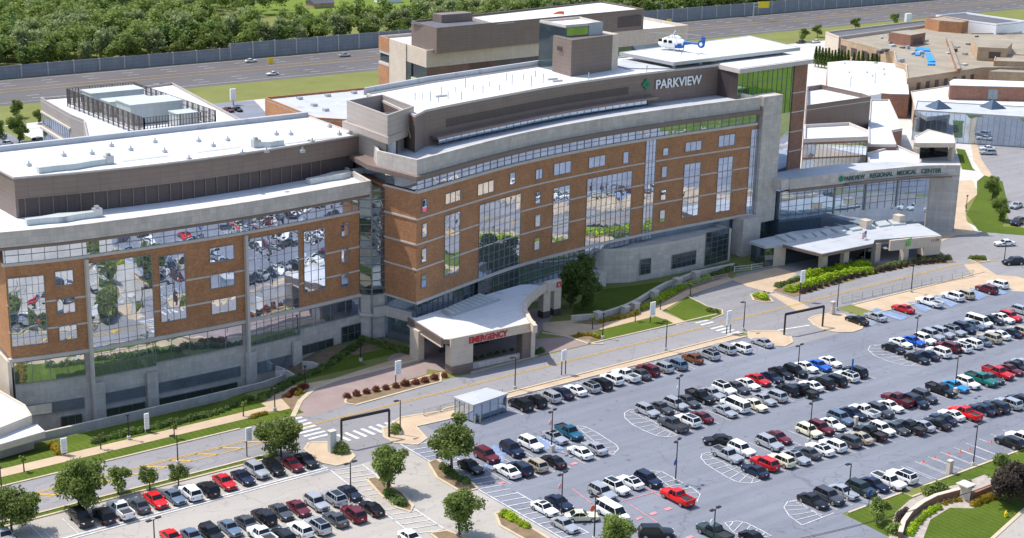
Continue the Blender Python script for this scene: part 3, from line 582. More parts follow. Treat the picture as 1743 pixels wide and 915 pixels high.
for a in ((494.2, 537.4, 212, 300, 8, 12, 2.6), (605.3, 652, 185, 254, 9, 10, 6.7), (666.3, 677, 144, 242, 3, 14, 6.9)): window(fm, *a[:4], MTW, cols=a[4], rows=a[5], zb=a[6], name='curtain_wall')
window(fm, 774.5, 783, 134, 240, MTW, cols=2, rows=12, zb=3.0, name='curtain_wall')
m = M(); m.prism([(u, fm(u)+.9) for u in us(U0+.8, U1-2, 24)]+[(U1, 238), (142, 238), (lx+.8, ly)], -2, 7.75); m.build('podium_glass', MT['glassb'], MTW)
fr = M()
for k in range(44): u = U0+1+1.4*k; fbox(fr, fm, u-.05, u+.05, 0, 7.7, -.9, -.78)
for z in (1.4, 2.8, 4.2, 5.6): gbox(fr, fm, U0+1, U0+62, z, z+.08, -.9, -.8)
fr.build('podium_mullions', MT['frame'], MTW)
m = M(); m.prism([(lx+.1, ly-.15), (U0+.6, fm(U0)+1.2), (U0+1, fm(U0)+1.4), (lx+.6, ly)], -.1, 7.7); m.build('corner_glass', MT['glassb'], MTW)
m = M(); m.strip([(136.7, 213.2), (139.0, 212.8), (140.6, 207.2)], .3, 4.1, 5.9); m.build('corner_band', MT['conc'], MTW)
# concrete base that steps forward on the right half
bp = [P(x, y, -1.2)[:2] for x, y in ((606, 297), (622, 299), (648, 298), (675, 293.5), (700, 288.5), (730, 281.5), (752, 275.5))]
cbx = [(bp[0][0]-.5, 222)]+[tuple(q) for q in bp]+[(bp[-1][0]+.2, 223)]
m = M(); m.prism(cbx, -2, 6.4); m.build('stone_base', MT['conc'], MTW); m = M(); parapet(m, cbx, 6.4, 6.9, .35); m.build('stone_base_rim', MT['band'], MTW)
def bwin(xl, xr, zt, zb, cols=3, rows=2, mat='glassd'):
    f = interp([(q[0], q[1]) for q in bp[1:]]); ua, ub = uat(f, xl, (zt+zb)/2), uat(f, xr, (zt+zb)/2); window_uz(f, ua, ub, zb, zt, MTW, cols, rows, mat, 'lower_window', .02)
bwin(660, 671, 4.4, 1.2, 2, 3); bwin(692.5, 717.5, 4.2, 1.2, 5, 2); bwin(727, 751, 7.4, .4, 4, 6)
m = M(); m.box(228.2, 233.4, 214.9, 218, -1.5, 8); m.build('stone_end_wall', MT['conc'], MTW)
m = M(); a, b = P(537, 289, 3), P(601, 276, 3); m.box(172, 191, fm(185)-1.6, fm(185)+1, -1.2, 3.0); m.build('forecourt_wall', MT['conc'], MTW)
# tall pier closing the front
m = M(); m.box(233.6, 239.2, 216.6, 219.6, 6, 32.8); m.build('stone_pier', MT['conc'], MTW)
# penthouse floor
ft = interp([(145.8, 214.2), (149, 217), (171.2, 222.4), (188, 225.7), (209, 227.6), (232.5, 227.8)])
pen = [(u, ft(u)) for u in us(145.8, 232.5, 20)]+[(233, 246), (200, 246), (167, 240.5), (150, 236)]
m = M(); m.prism(pen, 31.6, 37.7); m.build('penthouse_cladding', MT['brown'], MTW)
m = M(); gbox(m, ft, 155.5, 206, 34.2, 35.7, -.2, .03); m.build('louvre_strip', MT['brown2'], MTW)
m = M(); gbox(m, ft, 151.5, 212.5, 32.9, 33.35, -.2, 2.2); m.build('terrace_canopy', MT['brown'], MTW)
m = M(); gbox(m, ft, 152.5, 210, 32.0, 32.9, 1.2, 1.35); m.build('terrace_glazing', MT['glassb'], MTW)
m = M()
for k in range(30): u = 152.5+2*k; fbox(m, ft, u-.04, u+.04, 31.6, 32.9, 1.1, 1.4)
m.build('terrace_posts', MT['frame'], MTW)
m = M(); m.prism([(u, ft(u)+.1) for u in us(146, 232.4, 20)]+[(232.9, 245.8), (200, 245.8), (167, 240.3), (150, 235.8)], 37.7, 37.82); m.build('main_roof', MT['roof'], MTW); m = M(); parapet(m, pen, 37.7, 38.1, .3); m.build('roof_edge', MT['band'], MTW)
m = M(); m.strip([(150, 236.6), (167, 241), (200, 246.4)], .5, 37.7, 39.0); m.build('rear_parapet', MT['roofg'], MTW)
for x, y in ((428, 104), (436, 103), (444, 105), (452, 106), (455, 99), (462, 103), (470, 96), (476, 104), (488, 94), (498, 97), (505, 90), (515, 94), (522, 84), (528, 88), (540, 83), (552, 80), (560, 86), (548, 90), (607, 84), (667, 75.5), (480, 91)): m = M(); p = P(x, y, 37.8); m.tube(p, p+Vector((0, 0, R.uniform(1, 2.2))), .1, n=6); m.build('roof_pipe', MT['steel'], MTW)
for x, y in ((455, 100.5), (570, 83), (575, 85)): m = M(); p = P(x, y, 37.8); m.box(p.x-1.2, p.x+1.2, p.y-.12, p.y+.12, 37.85, 38.15); m.build('cable_tray', MT['steel'], MTW)
m = M(); ds = P(428, 148, 32); m.box(231.4, 233.4, 227.2, 227.9, 31.7, 35.8); m.build('terrace_door', MT['brown2'], MTW)
# stair box at the left end of the penthouse (open top)
m = M(); sb = [(139.2, 212.6), (147.6, 217.2), (149.3, 229.6), (140.6, 227.6)]; parapet(m, sb, 35.4, 39.0, .35); parapet(m, [(138.9, 212.0), (145.6, 216.0), (147, 229), (139.9, 228)], 34.2, 35.4, .6); m.build('open_roof_box', MT['beige'], MTW)
m = M(); m.prism([(140.2, 214.6), (145.8, 217.5), (147.5, 229), (141.2, 227.2)], 27.1, 34.6); m.build('stair_core', MT['beige'], MTW)
m = M(); m.prism([(140.4, 214), (147, 218), (148.6, 229), (141.4, 227.2)], 34.6, 35.6); m.build('box_floor', MT['roofd'], MTW); m = M(); m.box(141.5, 147, 219, 222, 35.6, 37.4); m.build('cooling_unit', MT['brown2'], MTW)
m = M(); m.box(140.6, 141.4, 213.4, 214.9, 31.6, 34.2); m.build('stair_door_wall', MT['roofg'], MTW); m = M(); m.box(142.3, 143.2, 215.6, 215.9, 31.6, 33.8); m.build('stair_door', MT['dframe'], MTW)
# lettering
th = math.atan2(ft(229)-ft(215), 14)
a, _ = hitf(ft, 675, 91); 
b_ = uat(ft, 722.5, 35.5); txw = b_-a
t1 = text('tower_lettering', 'PARKVIEW', 2.62, (a, ft(a)-.25, 34.55), (math.pi/2, 0, math.atan2(ft(b_)-ft(a), b_-a)), MT['wht'], MTW, .08, sx=1.0, bold=.035)
t1.scale = (txw/max(v.co.x for v in t1.data.vertices), 1, 1)
c, _ = hitf(ft, 665.8, 87); m = M()
for k, (dx, dz) in enumerate(((0, .85), (.85, 0), (0, -.85), (-.85, 0))):
    cx_, cz = c+dx*.62, 35.75+dz*.62; q = [(cx_+dx*.75, cz+dz*.75), (cx_+(-dz)*.62, cz+dx*.62), (cx_-dx*.55, cz-dz*.55), (cx_+dz*.62, cz-dx*.62)]
    yy = ft(c)-.3; m.face([(x, yy, z) for x, z in q]); m.face([(x, yy+.12, z) for x, z in q])
    for i in range(4): p_, q_ = q[i], q[(i+1) % 4]; m.face([(p_[0], yy, p_[1]), (q_[0], yy, q_[1]), (q_[0], yy+.12, q_[1]), (p_[0], yy+.12, p_[1])])
m.build('leaf_emblem', MT['green'], MTW)
# ---- lift tower on the roof
LT_ = bld('rooftop_lift_tower', 'brown metal clad lift tower with glass top storey standing on the white tower roof')
m = M(); m.prism([(195.2, 232.6), (207.6, 234.6), (207.6, 243.2), (196.2, 239.6)], 37.8, 45.0); m.build('cladding', MT['brown'], LT_)
m = M(); m.prism([(207.6, 234.7), (209.6, 235.0), (209.6, 243.6), (207.6, 243.2)], 37.8, 45.0); m.build('stone_edge', MT['stone'], LT_)
gp = [P(x, y, 47.0)[:2] for x, y in ((556.4, 23.2), (583.5, 28.6), (621.5, 25.4), (597.5, 19.6))]
m = M(); m.prism(gp, 37.8, 46.8); gt = m.build('glass_storey', MT['glassd'], LT_); m = M(); 
for z in (39.5, 41.2, 42.9, 44.6, 46.2): parapet(m, [(Vector(q)*1.0005)[:] for q in gp], z, z+.15, .12)
parapet(m, gp, 46.8, 47.4, .3); m.build('glazing_bars', MT['band'], gt); m = M(); m.prism([tuple(Vector(q)) for q in gp], 46.8, 46.95); m.build('upper_roof', MT['roof'], LT_)
a, b = Vector(gp[1]), Vector(gp[2]); m = M(); q1 = a+(b-a)*.62; n_ = Vector(((b-a).y, -(b-a).x)).normalized()*.12; m.prism([q1, b, b+n_, q1+n_], 45.0, 47.5); m.build('metal_panel', MT['roofg'], LT_)
m = M(); q1 = a+(b-a)*.03; q2 = a+(b-a)*.6; m.prism([q1, q2, q2+n_*.6, q1+n_*.6], 45.2, 46.7); m.build('side_window', MT['glassg'], LT_)
m = M(); p = P(580.5, 24, 46.9); m.tube(p, p+Vector((0, 0, 2.2)), .06); m.tube(p+Vector((0, 0, 2.0)), p+Vector((-1.2, 0, 2.1)), .35, .3); m.tube(p+Vector((-1.2, 0, 2.1)), p+Vector((-2.3, .2, 1.9)), .3, .15); m.build('windsock', MT['orange'], LT_)
m = M(); c = P(577, 51, 42.5)
ang = math.atan2(239.6-232.6, 1.0)
m.box(195.35, 195.5, 236.0, 236.6, 42.4, 43.2); m.box(195.5, 195.65, 236.9, 237.5, 42.4, 43.2); m.build('vent_grilles', MT['brown2'], LT_)
# ---- helipad
HP = bld('helipad', 'flat white rooftop helipad deck on columns above the tower roof', 'helipad')
hp = [(218.5, 244), (219, 228.6), (257.8, 230.2), (261.8, 248.5)]
m = M(); m.prism(hp, 38.9, 39.35); m.build('deck', MT['roof'], HP); m = M(); parapet(m, [(218.2, 244.3), (218.7, 228.2), (258.2, 229.8), (262.2, 248.9)], 38.75, 39.42, .5); m.build('deck_edge', MT['steel'], HP)
for x, y in ((221, 230.5), (229, 231), (237, 231.2), (245, 231.6), (253, 232)): m = M(); m.tube((x, y, 37.7), (x, y, 38.8), .45, n=12); m.build('column', MT['steel'], HP)
m = M(); m.prism([(218.6, 243.5), (219.1, 229.2), (211, 234), (211.5, 238)], 37.9, 38.1); m.build('ramp', MT['roofg'], HP)
# ---- east block with the green reflecting glass
EB = bld('east_block', 'tall green mirroring glass corner beside a brick edge at the main tower right end')
m = M(); m.prism([(231.4, 222.2), (249.6, 223.4), (249.6, 240), (231.6, 240)], 27, 37.2); g = m.build('green_mirror_glass', MT['glassg'], EB)
fr = M()
for z in (29.5, 32, 34.6, 36.5): parapet(fr, [(231.38, 222.15), (249.7, 223.35), (249.6, 240), (231.58, 240)], z, z+.09, .1)
for k in range(12): x = 231.4+1.6*k; fr.box(x-.04, x+.04, 222.1+.066*(x-231.4), 222.25+.066*(x-231.4), 27, 37.2)
fr.build('mullions', MT['frame'], g)
m = M(); m.prism([(231.15, 222.3), (231.38, 222.15), (231.58, 240), (231.3, 240)], 27, 37.2); m.build('side_louvres', MT['brown2'], EB)
m = M(); m.prism([(236, 222.5), (249.6, 223.4), (249.6, 240), (231.6, 240)], 0, 27); m.build('lower_glass', MT['glass'], EB)
m = M(); m.prism([(249.6, 223.2), (254.0, 223.5), (254.2, 240), (249.6, 240)], 0, 37.2); m.build('brick_edge', MT['rbrick'], EB)
m = M()
for z in (14.0, 18.2, 22.5, 26.8, 31): m.prism([(249.55, 223.12), (254.06, 223.42), (254.26, 240.1), (249.55, 240)], z, z+.25)
m.build('stone_band', MT['band'], EB)
rp = [(230.6, 221.0), (254.6, 222.6), (256, 234), (231.4, 230.8)]; m = M(); m.prism(rp, 37.2, 38.1); m.build('roof_slab', MT['band'], EB); m = M(); m.prism([(231.2, 221.6), (254, 223.2), (255.3, 233.5), (232, 230.3)], 38.1, 38.2); m.build('roof_membrane', MT['roof'], EB)
# ---- emergency entrance canopy
EM = bld('emergency_canopy', 'white roofed drive-through canopy with red EMERGENCY lettering on its fascia', 'canopy')
er = [P(x, y, 6.1)[:2] for x, y in T(410, 280, 9.147, [(110, 440), (430, 640), (490, 642), (1290, 482), (1215, 390), (1200, 310), (1260, 235), (1380, 140), (1250, 125), (1160, 130), (880, 210), (180, 440)])]
m = M(); m.prism(er, 5.2, 5.95); m.build('roof_slab', MT['brown'], EM); m = M(); m.prism([(x, y) for x, y in er], 5.95, 6.1); m.build('roof_membrane', MT['roof'], EM)
fa = er[2:4]; a, b = Vector(fa[0]), Vector(fa[1]); dn = (b-a).normalized(); nn = Vector((dn.y, -dn.x))
m = M(); m.prism([a+nn*.05, b+nn*.05, b+nn*.45, a+nn*.45], 4.7, 6.25); m.build('stone_fascia', MT['stone'], EM)
def px_along(x, z): 
    lo, hi = 0, 1.2
    for _ in range(40):
        t = (lo+hi)/2; q = a+(b-a)*t
        if proj((q.x, q.y, z))[0] < x: lo = t
        else: hi = t
    return a+(b-a)*t
q1, q2 = px_along(464, 2), px_along(486, 2); m = M(); m.prism([q1+nn*.5, q2+nn*.5, q2-nn*1.4, q1-nn*1.4], 1.5, 4.75); m.build('stone_pier', MT['stone'], EM); m = M(); m.prism([q1+nn*.52, q2+nn*.52, q2-nn*1.45, q1-nn*1.45], 0, 1.5); m.build('pier_base', MT['brown'], EM)
q1, q2, q3 = px_along(537.5, 2), px_along(546, 2), px_along(550, 2); m = M(); m.prism([q1+nn*.3, q2+nn*.3, q2-nn*1.4, q1-nn*1.4], 0, 4.75); m.build('dark_pier', MT['brown'], EM); m = M(); m.prism([q2+nn*.5, q3+nn*.5, q3-nn*1.4, q2-nn*1.4], 0, 4.9); m.build('pier_edge', MT['stone'], EM)
q1, q2 = px_along(487, 1), px_along(537, 1); m = M(); m.prism([q1-nn*.2, q2-nn*.2, q2-nn*.6, q1-nn*.6], 0, 1.0); m.build('low_wall', MT['conc'], EM); m = M(); m.prism([q1-nn*9.5, q2-nn*9.5, q2-nn*10, q1-nn*10], 0, 5.2); m.build('entrance_doors', MT['glassd'], EM)
q = px_along(481.8, 5.4); q2 = px_along(521.5, 5.4); tx = text('canopy_lettering', 'EMERGENCY', 1.42, (q.x+nn.x*.52, q.y+nn.y*.52, 4.88), (math.pi/2, 0, math.atan2(dn.y, dn.x)), MT['red'], EM, .07, bold=.04); tx.scale = ((q2-q).length/max(v.co.x for v in tx.data.vertices), 1, 1)
m = M(); a2, b2 = Vector(er[0]), Vector(er[1]); n2 = Vector((b2-a2).normalized()); n2 = Vector((n2.y, -n2.x)); m.prism([a2, b2, b2+n2*.35, a2+n2*.35], 4.9, 6.2); m.build('side_fascia', MT['brown'], EM); m = M(); m.prism([a2+n2*.0, b2, b2+n2*.45, a2+n2*.45], 4.7, 4.9); m.build('side_trim', MT['stone'], EM)
m = M(); pz = P(436, 353, 1.0); m.box(137.0, 138.2, 200, 202.5, 0, 5.2); m.build('rear_pier', MT['stone'], EM)
sk = [P(x, y, 6.3)[:2] for x, y in ((455, 321.5), (463.6, 327), (515.5, 309.8), (495, 304.5))]; m = M(); m.prism(sk, 6.1, 6.5); m.build('rooflight_kerb', MT['steel'], EM); m = M()
for k in range(9):
    t0, t1 = (k+.1)/9, (k+.9)/9; A, B, C_, D_ = [Vector(q) for q in sk]; A, B, C_, D_ = A+(C_-A)*.03, B+(D_-B)*.05, C_-(C_-A)*.04, D_; m.prism([A+(D_-A)*t0, B+(C_-B)*t0, B+(C_-B)*t1, A+(D_-A)*t1], 6.5, 6.62)
m.build('rooflight_panes', MT['equip'], EM)
# sweeping beam on the right side of the canopy
arc = [P(x, y, 6.4)[:2] for x, y in T(410, 280, 9.147, [(1300, 520), (1245, 450), (1205, 370), (1203, 300), (1250, 235), (1330, 170), (1400, 125), (1530, 95)])]
m = M(); m.strip(arc, .7, 5.2, 6.5); m.build('curved_beam', MT['stone'], EM, smooth=40)
e0, e1 = Vector(arc[-2]), Vector(arc[-1]); m = M(); m.strip([e0, e1], .9, 5.0, 6.8); m.build('beam_end', MT['conc'], EM)
for t in (.12, .9): c = e0+(e1-e0)*t; m = M(); m.box(c.x-1.0, c.x+.6, c.y-.2, c.y+1.3, 1.3, 5.1); m.build('stone_pier', MT['stone'], EM); m = M(); m.box(c.x-1.03, c.x+.63, c.y-.23, c.y+1.33, 0, 1.3); m.build('pier_base', MT['brown2'], EM)
m = M(); c = e0+(e1-e0)*.8; m.prism([(c.x-.45, c.y-.62), (c.x+.45, c.y-.6), (c.x+.45, c.y-.5), (c.x-.45, c.y-.52)], 5.5, 6.5); sg = m.build('entrance_sign', MT['red'], EM); text('sign_letter', 'E', .7, (c.x-.22, c.y-.66, 5.72), (math.pi/2, 0, 0), MT['wht'], sg, .02)
# ---- glazed entrance pavilion on the right
EP = bld('entrance_pavilion', 'low curved glass pavilion with the medical center lettering along its stone fascia')
fe = interp([(240.6, 214.4), (250.8, 212.6), (264, 210.4), (277, 207.2), (283.3, 203.4)])
m = M(); gbox(m, fe, 240.6, 283.2, 13.0, 15.2, -.3, .4, 2); m.box(238, 241, 214.2, 218, 13.0, 15.2); m.build('stone_fascia', MT['conc'], EP)
m = M(); gbox(m, fe, 240.8, 280.4, 12.2, 13.0, -.3, .1, 2); gbox(m, fe, 255, 281, 12.6, 13.05, .4, 1.5, 2); m.build('metal_trim', MT['brown'], EP)
m = M(); m.prism([(u, fe(u)+1.2) for u in us(239.8, 278.6)]+[(279, 212), (262, 222), (240, 224)], 0, 12.2); g = m.build('curtain_wall', MT['glassb'], EP)
fr = M()
for k in range(20): u = 240+2.0*k; fbox(fr, fe, u-.03, u+.03, 6, 12.2, -1.2, -1.1)
for z in (7.4, 8.8, 10.2, 11.4): gbox(fr, fe, 240, 278, z, z+.08, -1.2, -1.12)
for u in (254, 262.5, 271): fbox(fr, fe, u-.18, u+.18, 6, 12.2, -1.2, -1.0)
fr.build('mullions', MT['frame'], g)
m = M(); m.prism([(279.4, 207.6), (283.4, 203.2), (285.4, 205.2), (281, 209.5)], 0, 13.2); m.build('stone_end_pier', MT['conc'], EP)
rr = [(u, fe(u)+.4) for u in us(240, 283)]+[(284, 208), (276, 216), (262, 221), (240, 223)]; m = M(); m.prism(rr, 14.3, 14.45); m.build('upper_roof', MT['roofg'], EP)
a, b = uat(fe, 869, 14), uat(fe, 967.5, 14); n = 16
s_ = 'PARKVIEW REGIONAL MEDICAL CENTER'; 
for wi, (wd, xa, xb) in enumerate((('PARKVIEW', 868.5, 890), ('REGIONAL', 895, 919), ('MEDICAL', 923, 943.5), ('CENTER', 948, 969))):
    ua, ub = uat(fe, xa, 14), uat(fe, xb, 14); tx = text('pavilion_lettering', wd, 1.35, (ua, fe(ua)-.5, 13.55), (math.pi/2, 0, math.atan2(fe(ub)-fe(ua), ub-ua)), MT['dgreen'], EP, .04, bold=.02)
    tx.scale = (math.hypot(ub-ua, fe(ub)-fe(ua))/max(v.co.x for v in tx.data.vertices), 1, 1)
ua = uat(fe, 865.8, 14); m = M(); m.tube((ua, fe(ua)-.42, 14.1), (ua, fe(ua)-.55, 14.1), .65, n=16); m.build('round_emblem', MT['green'], EP)
lr = [(226, 211), (233, 211), (239, 211.4), (254.5, 208.6), (257, 204), (240, 205.5), (230, 205.5), (226, 206.5)]
m = M(); m.prism(lr, 4.1, 4.66); m.build('link_roof', MT['roofg'], EP); m = M(); m.prism([(227, 210.6), (254, 208.4), (256, 204.6), (231, 206)], 0, 4.1); m.build('lobby_glass', MT['glassd'], EP); m = M(); m.prism([(226.2, 206.7), (231.3, 205.6), (232.5, 210), (227, 211)], 0, 4.1); m.build('stone_wall', MT['stone'], EP)
m = M(); m.prism([(226.1, 206.6), (228.2, 206.2), (228.2, 206.05), (226.1, 206.45)], .3, 4.0); m.prism([(226.1, 206.6), (226.0, 206.6), (226.8, 211), (226.9, 211)], .3, 4.0); m.build('dark_side_glass', MT['glassd'], EP)
# drop-off canopy
CN = bld('drop_off_canopy', 'long low drop-off canopy with pale stone columns and a row of glass rooflights', 'canopy')
cr = [P(x, y, 4.7)[:2] for x, y in T(780, 170, 7.957, [(200, 650), (540, 735), (960, 650), (970, 620), (1510, 580), (1330, 485), (880, 520), (400, 610)])]
m = M(); m.prism(cr, 4.0, 4.6); m.build('roof_slab', MT['brown'], CN); m = M(); m.prism(cr, 4.6, 4.72); m.build('roof_membrane', MT['roofg'], CN)
a, b = Vector(P(902, 250.5, 4.8)[:2]), Vector(P(969.5, 244, 4.8)[:2]); d_ = (b-a).normalized(); nn = Vector((d_.y, -d_.x)); m = M(); a1 = a+(b-a)*.22; m.prism([a1, b, b+nn*.5, a1+nn*.5], 2.8, 5.0); m.build('stone_fascia', MT['stone'], CN)
m = M(); q = a+(b-a)*.5+nn*.52; m.box(q.x-.75, q.x+.75, q.y-.12, q.y, 3.5, 5.1); sg = m.build('green_sign', MT['greenl'], CN); text('sign_letter', 'T', 1.5, (q.x-.45, q.y-.16, 3.7), (math.pi/2, 0, 0), MT['band'], sg, .02)
q = a+(b-a)*.84+nn*.52; tx = text('address_numbers', '11109', .8, (q.x, q.y, 3.9), (math.pi/2, 0, math.atan2(d_.y, d_.x)), MT['dframe'], CN, .02)
for x, y, w_ in ((848.5, 280, .75), (870.5, 276.5, .75), (903, 270.2, .8), (932, 270, .8)): c = P(x, y, 0); m = M(); m.box(c.x-w_, c.x+w_, c.y-.4, c.y+.7, 0, 4.0); m.build('column', MT['stone'], CN)
q = a+(b-a)*.74; q2 = b; m = M(); m.prism([q+nn*.48, q2+nn*.48, q2-nn*1.5, q-nn*1.5], 1.0, 2.8); m.build('end_wall', MT['stone'], CN); m = M(); m.prism([q+nn*.5, q2+nn*.5, q2-nn*1.5, q-nn*1.5], 0, 1.0); m.build('end_wall_base', MT['brown2'], CN)
m = M()
tl = lambda p: [P(x, y, 5.1)[:2] for x, y in T(780, 170, 7.957, p)]
for qd in ([(155, 580), (215, 570), (300, 620), (250, 625)], [(245, 570), (290, 558), (390, 605), (330, 615)], [(380, 575), (440, 560), (480, 590), (420, 600)], [(465, 560), (510, 548), (550, 580), (500, 588)], [(525, 540), (590, 525), (640, 565), (580, 575)], [(610, 522), (680, 508), (740, 545), (680, 555)], [(715, 505), (810, 490), (870, 525), (790, 538)], [(850, 480), (920, 470), (980, 510), (900, 520)], [(960, 462), (1050, 452), (1105, 492), (1010, 505)], [(1075, 450), (1160, 445), (1230, 483), (1120, 492)]): m.prism(tl(qd), 4.7, 5.1)
m.build('rooflights', MT['equip'], CN, None)
m = M()
for x, y in ((868, 227), (929, 0)): pass
for X, Y in ((893, 229.5), (927, 224.5)): p = P(X, Y, 6); m.box(p.x-.9, p.x+.9, p.y-.9, p.y+.9, 4.7, 6.5)
m.build('vent_housing', MT['stone'], CN)
# ---- other buildings: survey outlines extruded to their real heights
def block(name, label, outline, zt, z0=0, wall='rbrick', roof='roof', rim=.5, cat='building', rimmat=None, loc=True):
    o = bld(name, label, cat); poly = [P(x, y, zt)[:2] for x, y in outline]
    m = M(); m.prism(poly, z0, zt-.12); m.build('wall', MT[wall], o); m = M(); m.prism(poly, zt-.12, zt); m.build('roof', MT[roof], o)
    if rim: m = M(); parapet(m, poly, zt-.3 if False else zt, zt+rim, .35); m.build('parapet', MT[rimmat or wall], o)
    return o, poly
def sidewin(o, poly, i, z0, z1, cols, name='window', mat='glassd', t0=.05, t1=.95, d=.06):
    """band of glazing set proud of wall i of an outline"""
    n = len(poly); a, b = Vector(poly[i]), Vector(poly[(i+1) % n]); c = Vector((sum(p[0] for p in poly)/n, sum(p[1] for p in poly)/n))
    nrm = Vector(((b-a).y, -(b-a).x)).normalized()
    if nrm.dot((a+b)/2-c) < 0: nrm = -nrm
    p, q = a+(b-a)*t0, a+(b-a)*t1; m = M(); m.prism([p, q, q+nrm*d, p+nrm*d], z0, z1); w_ = m.build(name, MT[mat], o)
    if cols > 1:
        fr = M(); t = (q-p).normalized()*.05
        for k in range(cols+1): r_ = p+(q-p)*k/cols; fr.prism([r_-t, r_+t, r_+t+nrm*(d+.05), r_-t+nrm*(d+.05)], z0, z1)
        fr.build('mullions', MT['frame'], w_)
    return w_
# rear tower
RTW = bld('rear_tower', 'second tower behind the main one, brick and beige with a long brown metal penthouse'); z = 28
c0, cl = P(440, 56.1, z), P(391.8, 40.8, z); A = (c0.x, c0.y); B = (cl.x, cl.y); E2 = (c0.x+95, c0.y+3.5); G = (c0.x+96, cl.y+2)
rt = [A, E2, G, B]
m = M(); m.prism(rt, 0, 20.5); m.build('brick_wall', MT['brick'], RTW); m = M(); m.prism([(A[0]+.1, A[1]+.1), (E2[0], E2[1]+.1), (G[0], G[1]-.1), (B[0]+.1, B[1]-.1)], 20.5, 24.5); m.build('ribbon_window', MT['glassd'], RTW)
m = M(); m.prism([(A[0]-.2, A[1]-.2), E2, G, (B[0]-.2, B[1])], 24.5, z); m.build('beige_fascia', MT['stone'], RTW); m = M(); parapet(m, [(A[0]-.2, A[1]-.2), E2, G, (B[0]-.2, B[1])], z, z+.9, .4); m.build('parapet', MT['stone'], RTW); m = M(); m.prism([(A[0]+.5, A[1]+.5), (E2[0]-.5, E2[1]+.5), (G[0]-.5, G[1]-.5), (B[0]+.5, B[1]-.5)], z, z+.1); m.build('roof', MT['roof'], RTW)
v0, v1 = Vector(A), Vector(B); dd = v1-v0
def lf(t0, t1, za, zb, mat, nm, off=.25):
    p, q = v0+dd*t0, v0+dd*t1; m = M(); m.prism([p, q, q+Vector((-off, 0)), p+Vector((-off, 0))], za, zb); m.build(nm, MT[mat], RTW)
lf(.40, .76, 0, z+.9, 'stone', 'beige_pilaster', .45); lf(.30, .40, 0, 24.5, 'glassd', 'slot_window'); lf(.77, 1.0, 25.5, z+.9, 'brick', 'brick_corner', .4); lf(.77, 1.0, 0, 21.5, 'brick', 'brick_corner', .4); lf(.77, 1.0, 21.5, 22.2, 'band', 'stone_band', .45); lf(.0, .3, 20.2, 20.9, 'band', 'stone_band', .3)
m = M(); m.box(A[0], A[0]+95, A[1]-.15, A[1]+3, 20.1, 20.7); m.build('stone_band', MT['band'], RTW)
pa, pb, pc = P(450.4, 30.5, 34.4), P(424.3, 23.1, 34.4), P(645, 7.4, 34.4); pe = [(pa.x, pa.y), (pc.x, pa.y+5), (pc.x+1, pb.y+10), (pb.x, pb.y)]
m = M(); m.prism(pe, z+.1, 34.2); m.build('penthouse', MT['brown'], RTW); m = M(); parapet(m, pe, 34.2, 34.7, .3); m.build('penthouse_rim', MT['brown'], RTW); m = M(); m.prism([(pa.x+20, pa.y+1.2), (pc.x-.5, pa.y+6), (pc.x, pb.y+9.5), (pb.x+20, pb.y)], 34.2, 34.35); m.build('penthouse_roof', MT['roof'], RTW)
m = M(); m.prism([(pa.x+1, pa.y+.6), (pa.x+17, pa.y+1.4), (pa.x+17, pb.y-1), (pa.x+1, pb.y-1)], 34.2, 34.3); m.build('well_floor', MT['roofd'], RTW); m = M(); m.box(pa.x+8, pa.x+18, pb.y-5, pb.y-1, 34.2, 36.4); m.build('plant_screen', MT['brown'], RTW)
m = M(); m.box(pc.x-11, pc.x-1.5, pa.y+4.3, pa.y+5.2, 30, 33); m.build('louvre', MT['brown2'], RTW)
# west rear building with fenced plant deck
WB, poly = block('rear_clinic', 'white roofed building behind the left wing with a dark slatted rooftop plant screen', [(41.8, 103.6), (77, 100.7), (178, 88), (262, 133), (262, 150), (92, 156), (86, 126.7), (72.3, 121)], 16, wall='beige', roof='roof', rim=.6)
sidewin(WB, poly, 7, 10.2, 12.8, 12, mat='glass'); sidewin(WB, poly, 7, 5.5, 8.5, 12, mat='glass'); sidewin(WB, poly, 7, 12.9, 13.3, 1, 'trim', 'band', 0, 1, .3); sidewin(WB, poly, 7, 8.8, 9.4, 1, 'trim', 'band', 0, 1, .5)
sx0, sx1, sy0, sy1 = 143.6, 161.0, 317.5, 361
for (a, b) in (((sx0, sy0), (sx1, sy0)), ((sx0, sy0), (sx0, sy1)), ((sx1, sy0), (sx1, sy1)), ((sx0, sy1), (sx1, sy1))):
    m = M(); L_ = math.hypot(b[0]-a[0], b[1]-a[1]); n = int(L_/.7); dx, dy = (b[0]-a[0])/L_, (b[1]-a[1])/L_
    for k in range(n+1): s = L_*k/n; big = k % 4 == 0; w_ = .13 if big else .07; m.box(a[0]+dx*s-w_, a[0]+dx*s+w_, a[1]+dy*s-w_, a[1]+dy*s+w_, 16.1 if big else 16.9, 20.6)
    for zz in (17, 18.2, 19.4, 20.6): m.bar((a[0], a[1], zz), (b[0], b[1], zz), .1)
    m.build('plant_screen', MT['scr'], WB)
for (x0, x1, y0, y1, h) in ((146, 159.5, 352, 358, 4.3), (147, 158, 344, 349, 3.4), (147, 160, 332, 340, 4.6), (155, 160, 324, 329, 3.0)): m = M(); m.box(x0, x1, y0, y1, 16.2, 16+h); m.box(x0-.15, x1+.15, y0-.15, y1+.15, 16+h, 16.25+h); m.build('air_handler', MT['equip'], WB)
MB_, poly = block('rear_link_block', 'low brick block with pale flat roof and vents behind the join of two wings', [(273.2, 103), (391, 91.4), (440, 100), (420, 130), (325, 124)], 8, wall='brick', roof='roofg', rim=.6)
for x, y in ((309, 103), (338, 100), (324, 110), (336, 115), (365, 97)): p = P(x, y, 8); m = M(); m.box(p.x-.7, p.x+.7, p.y-.7, p.y+.7, 8, 8.7); m.build('roof_vent', MT['steel'], MB_)
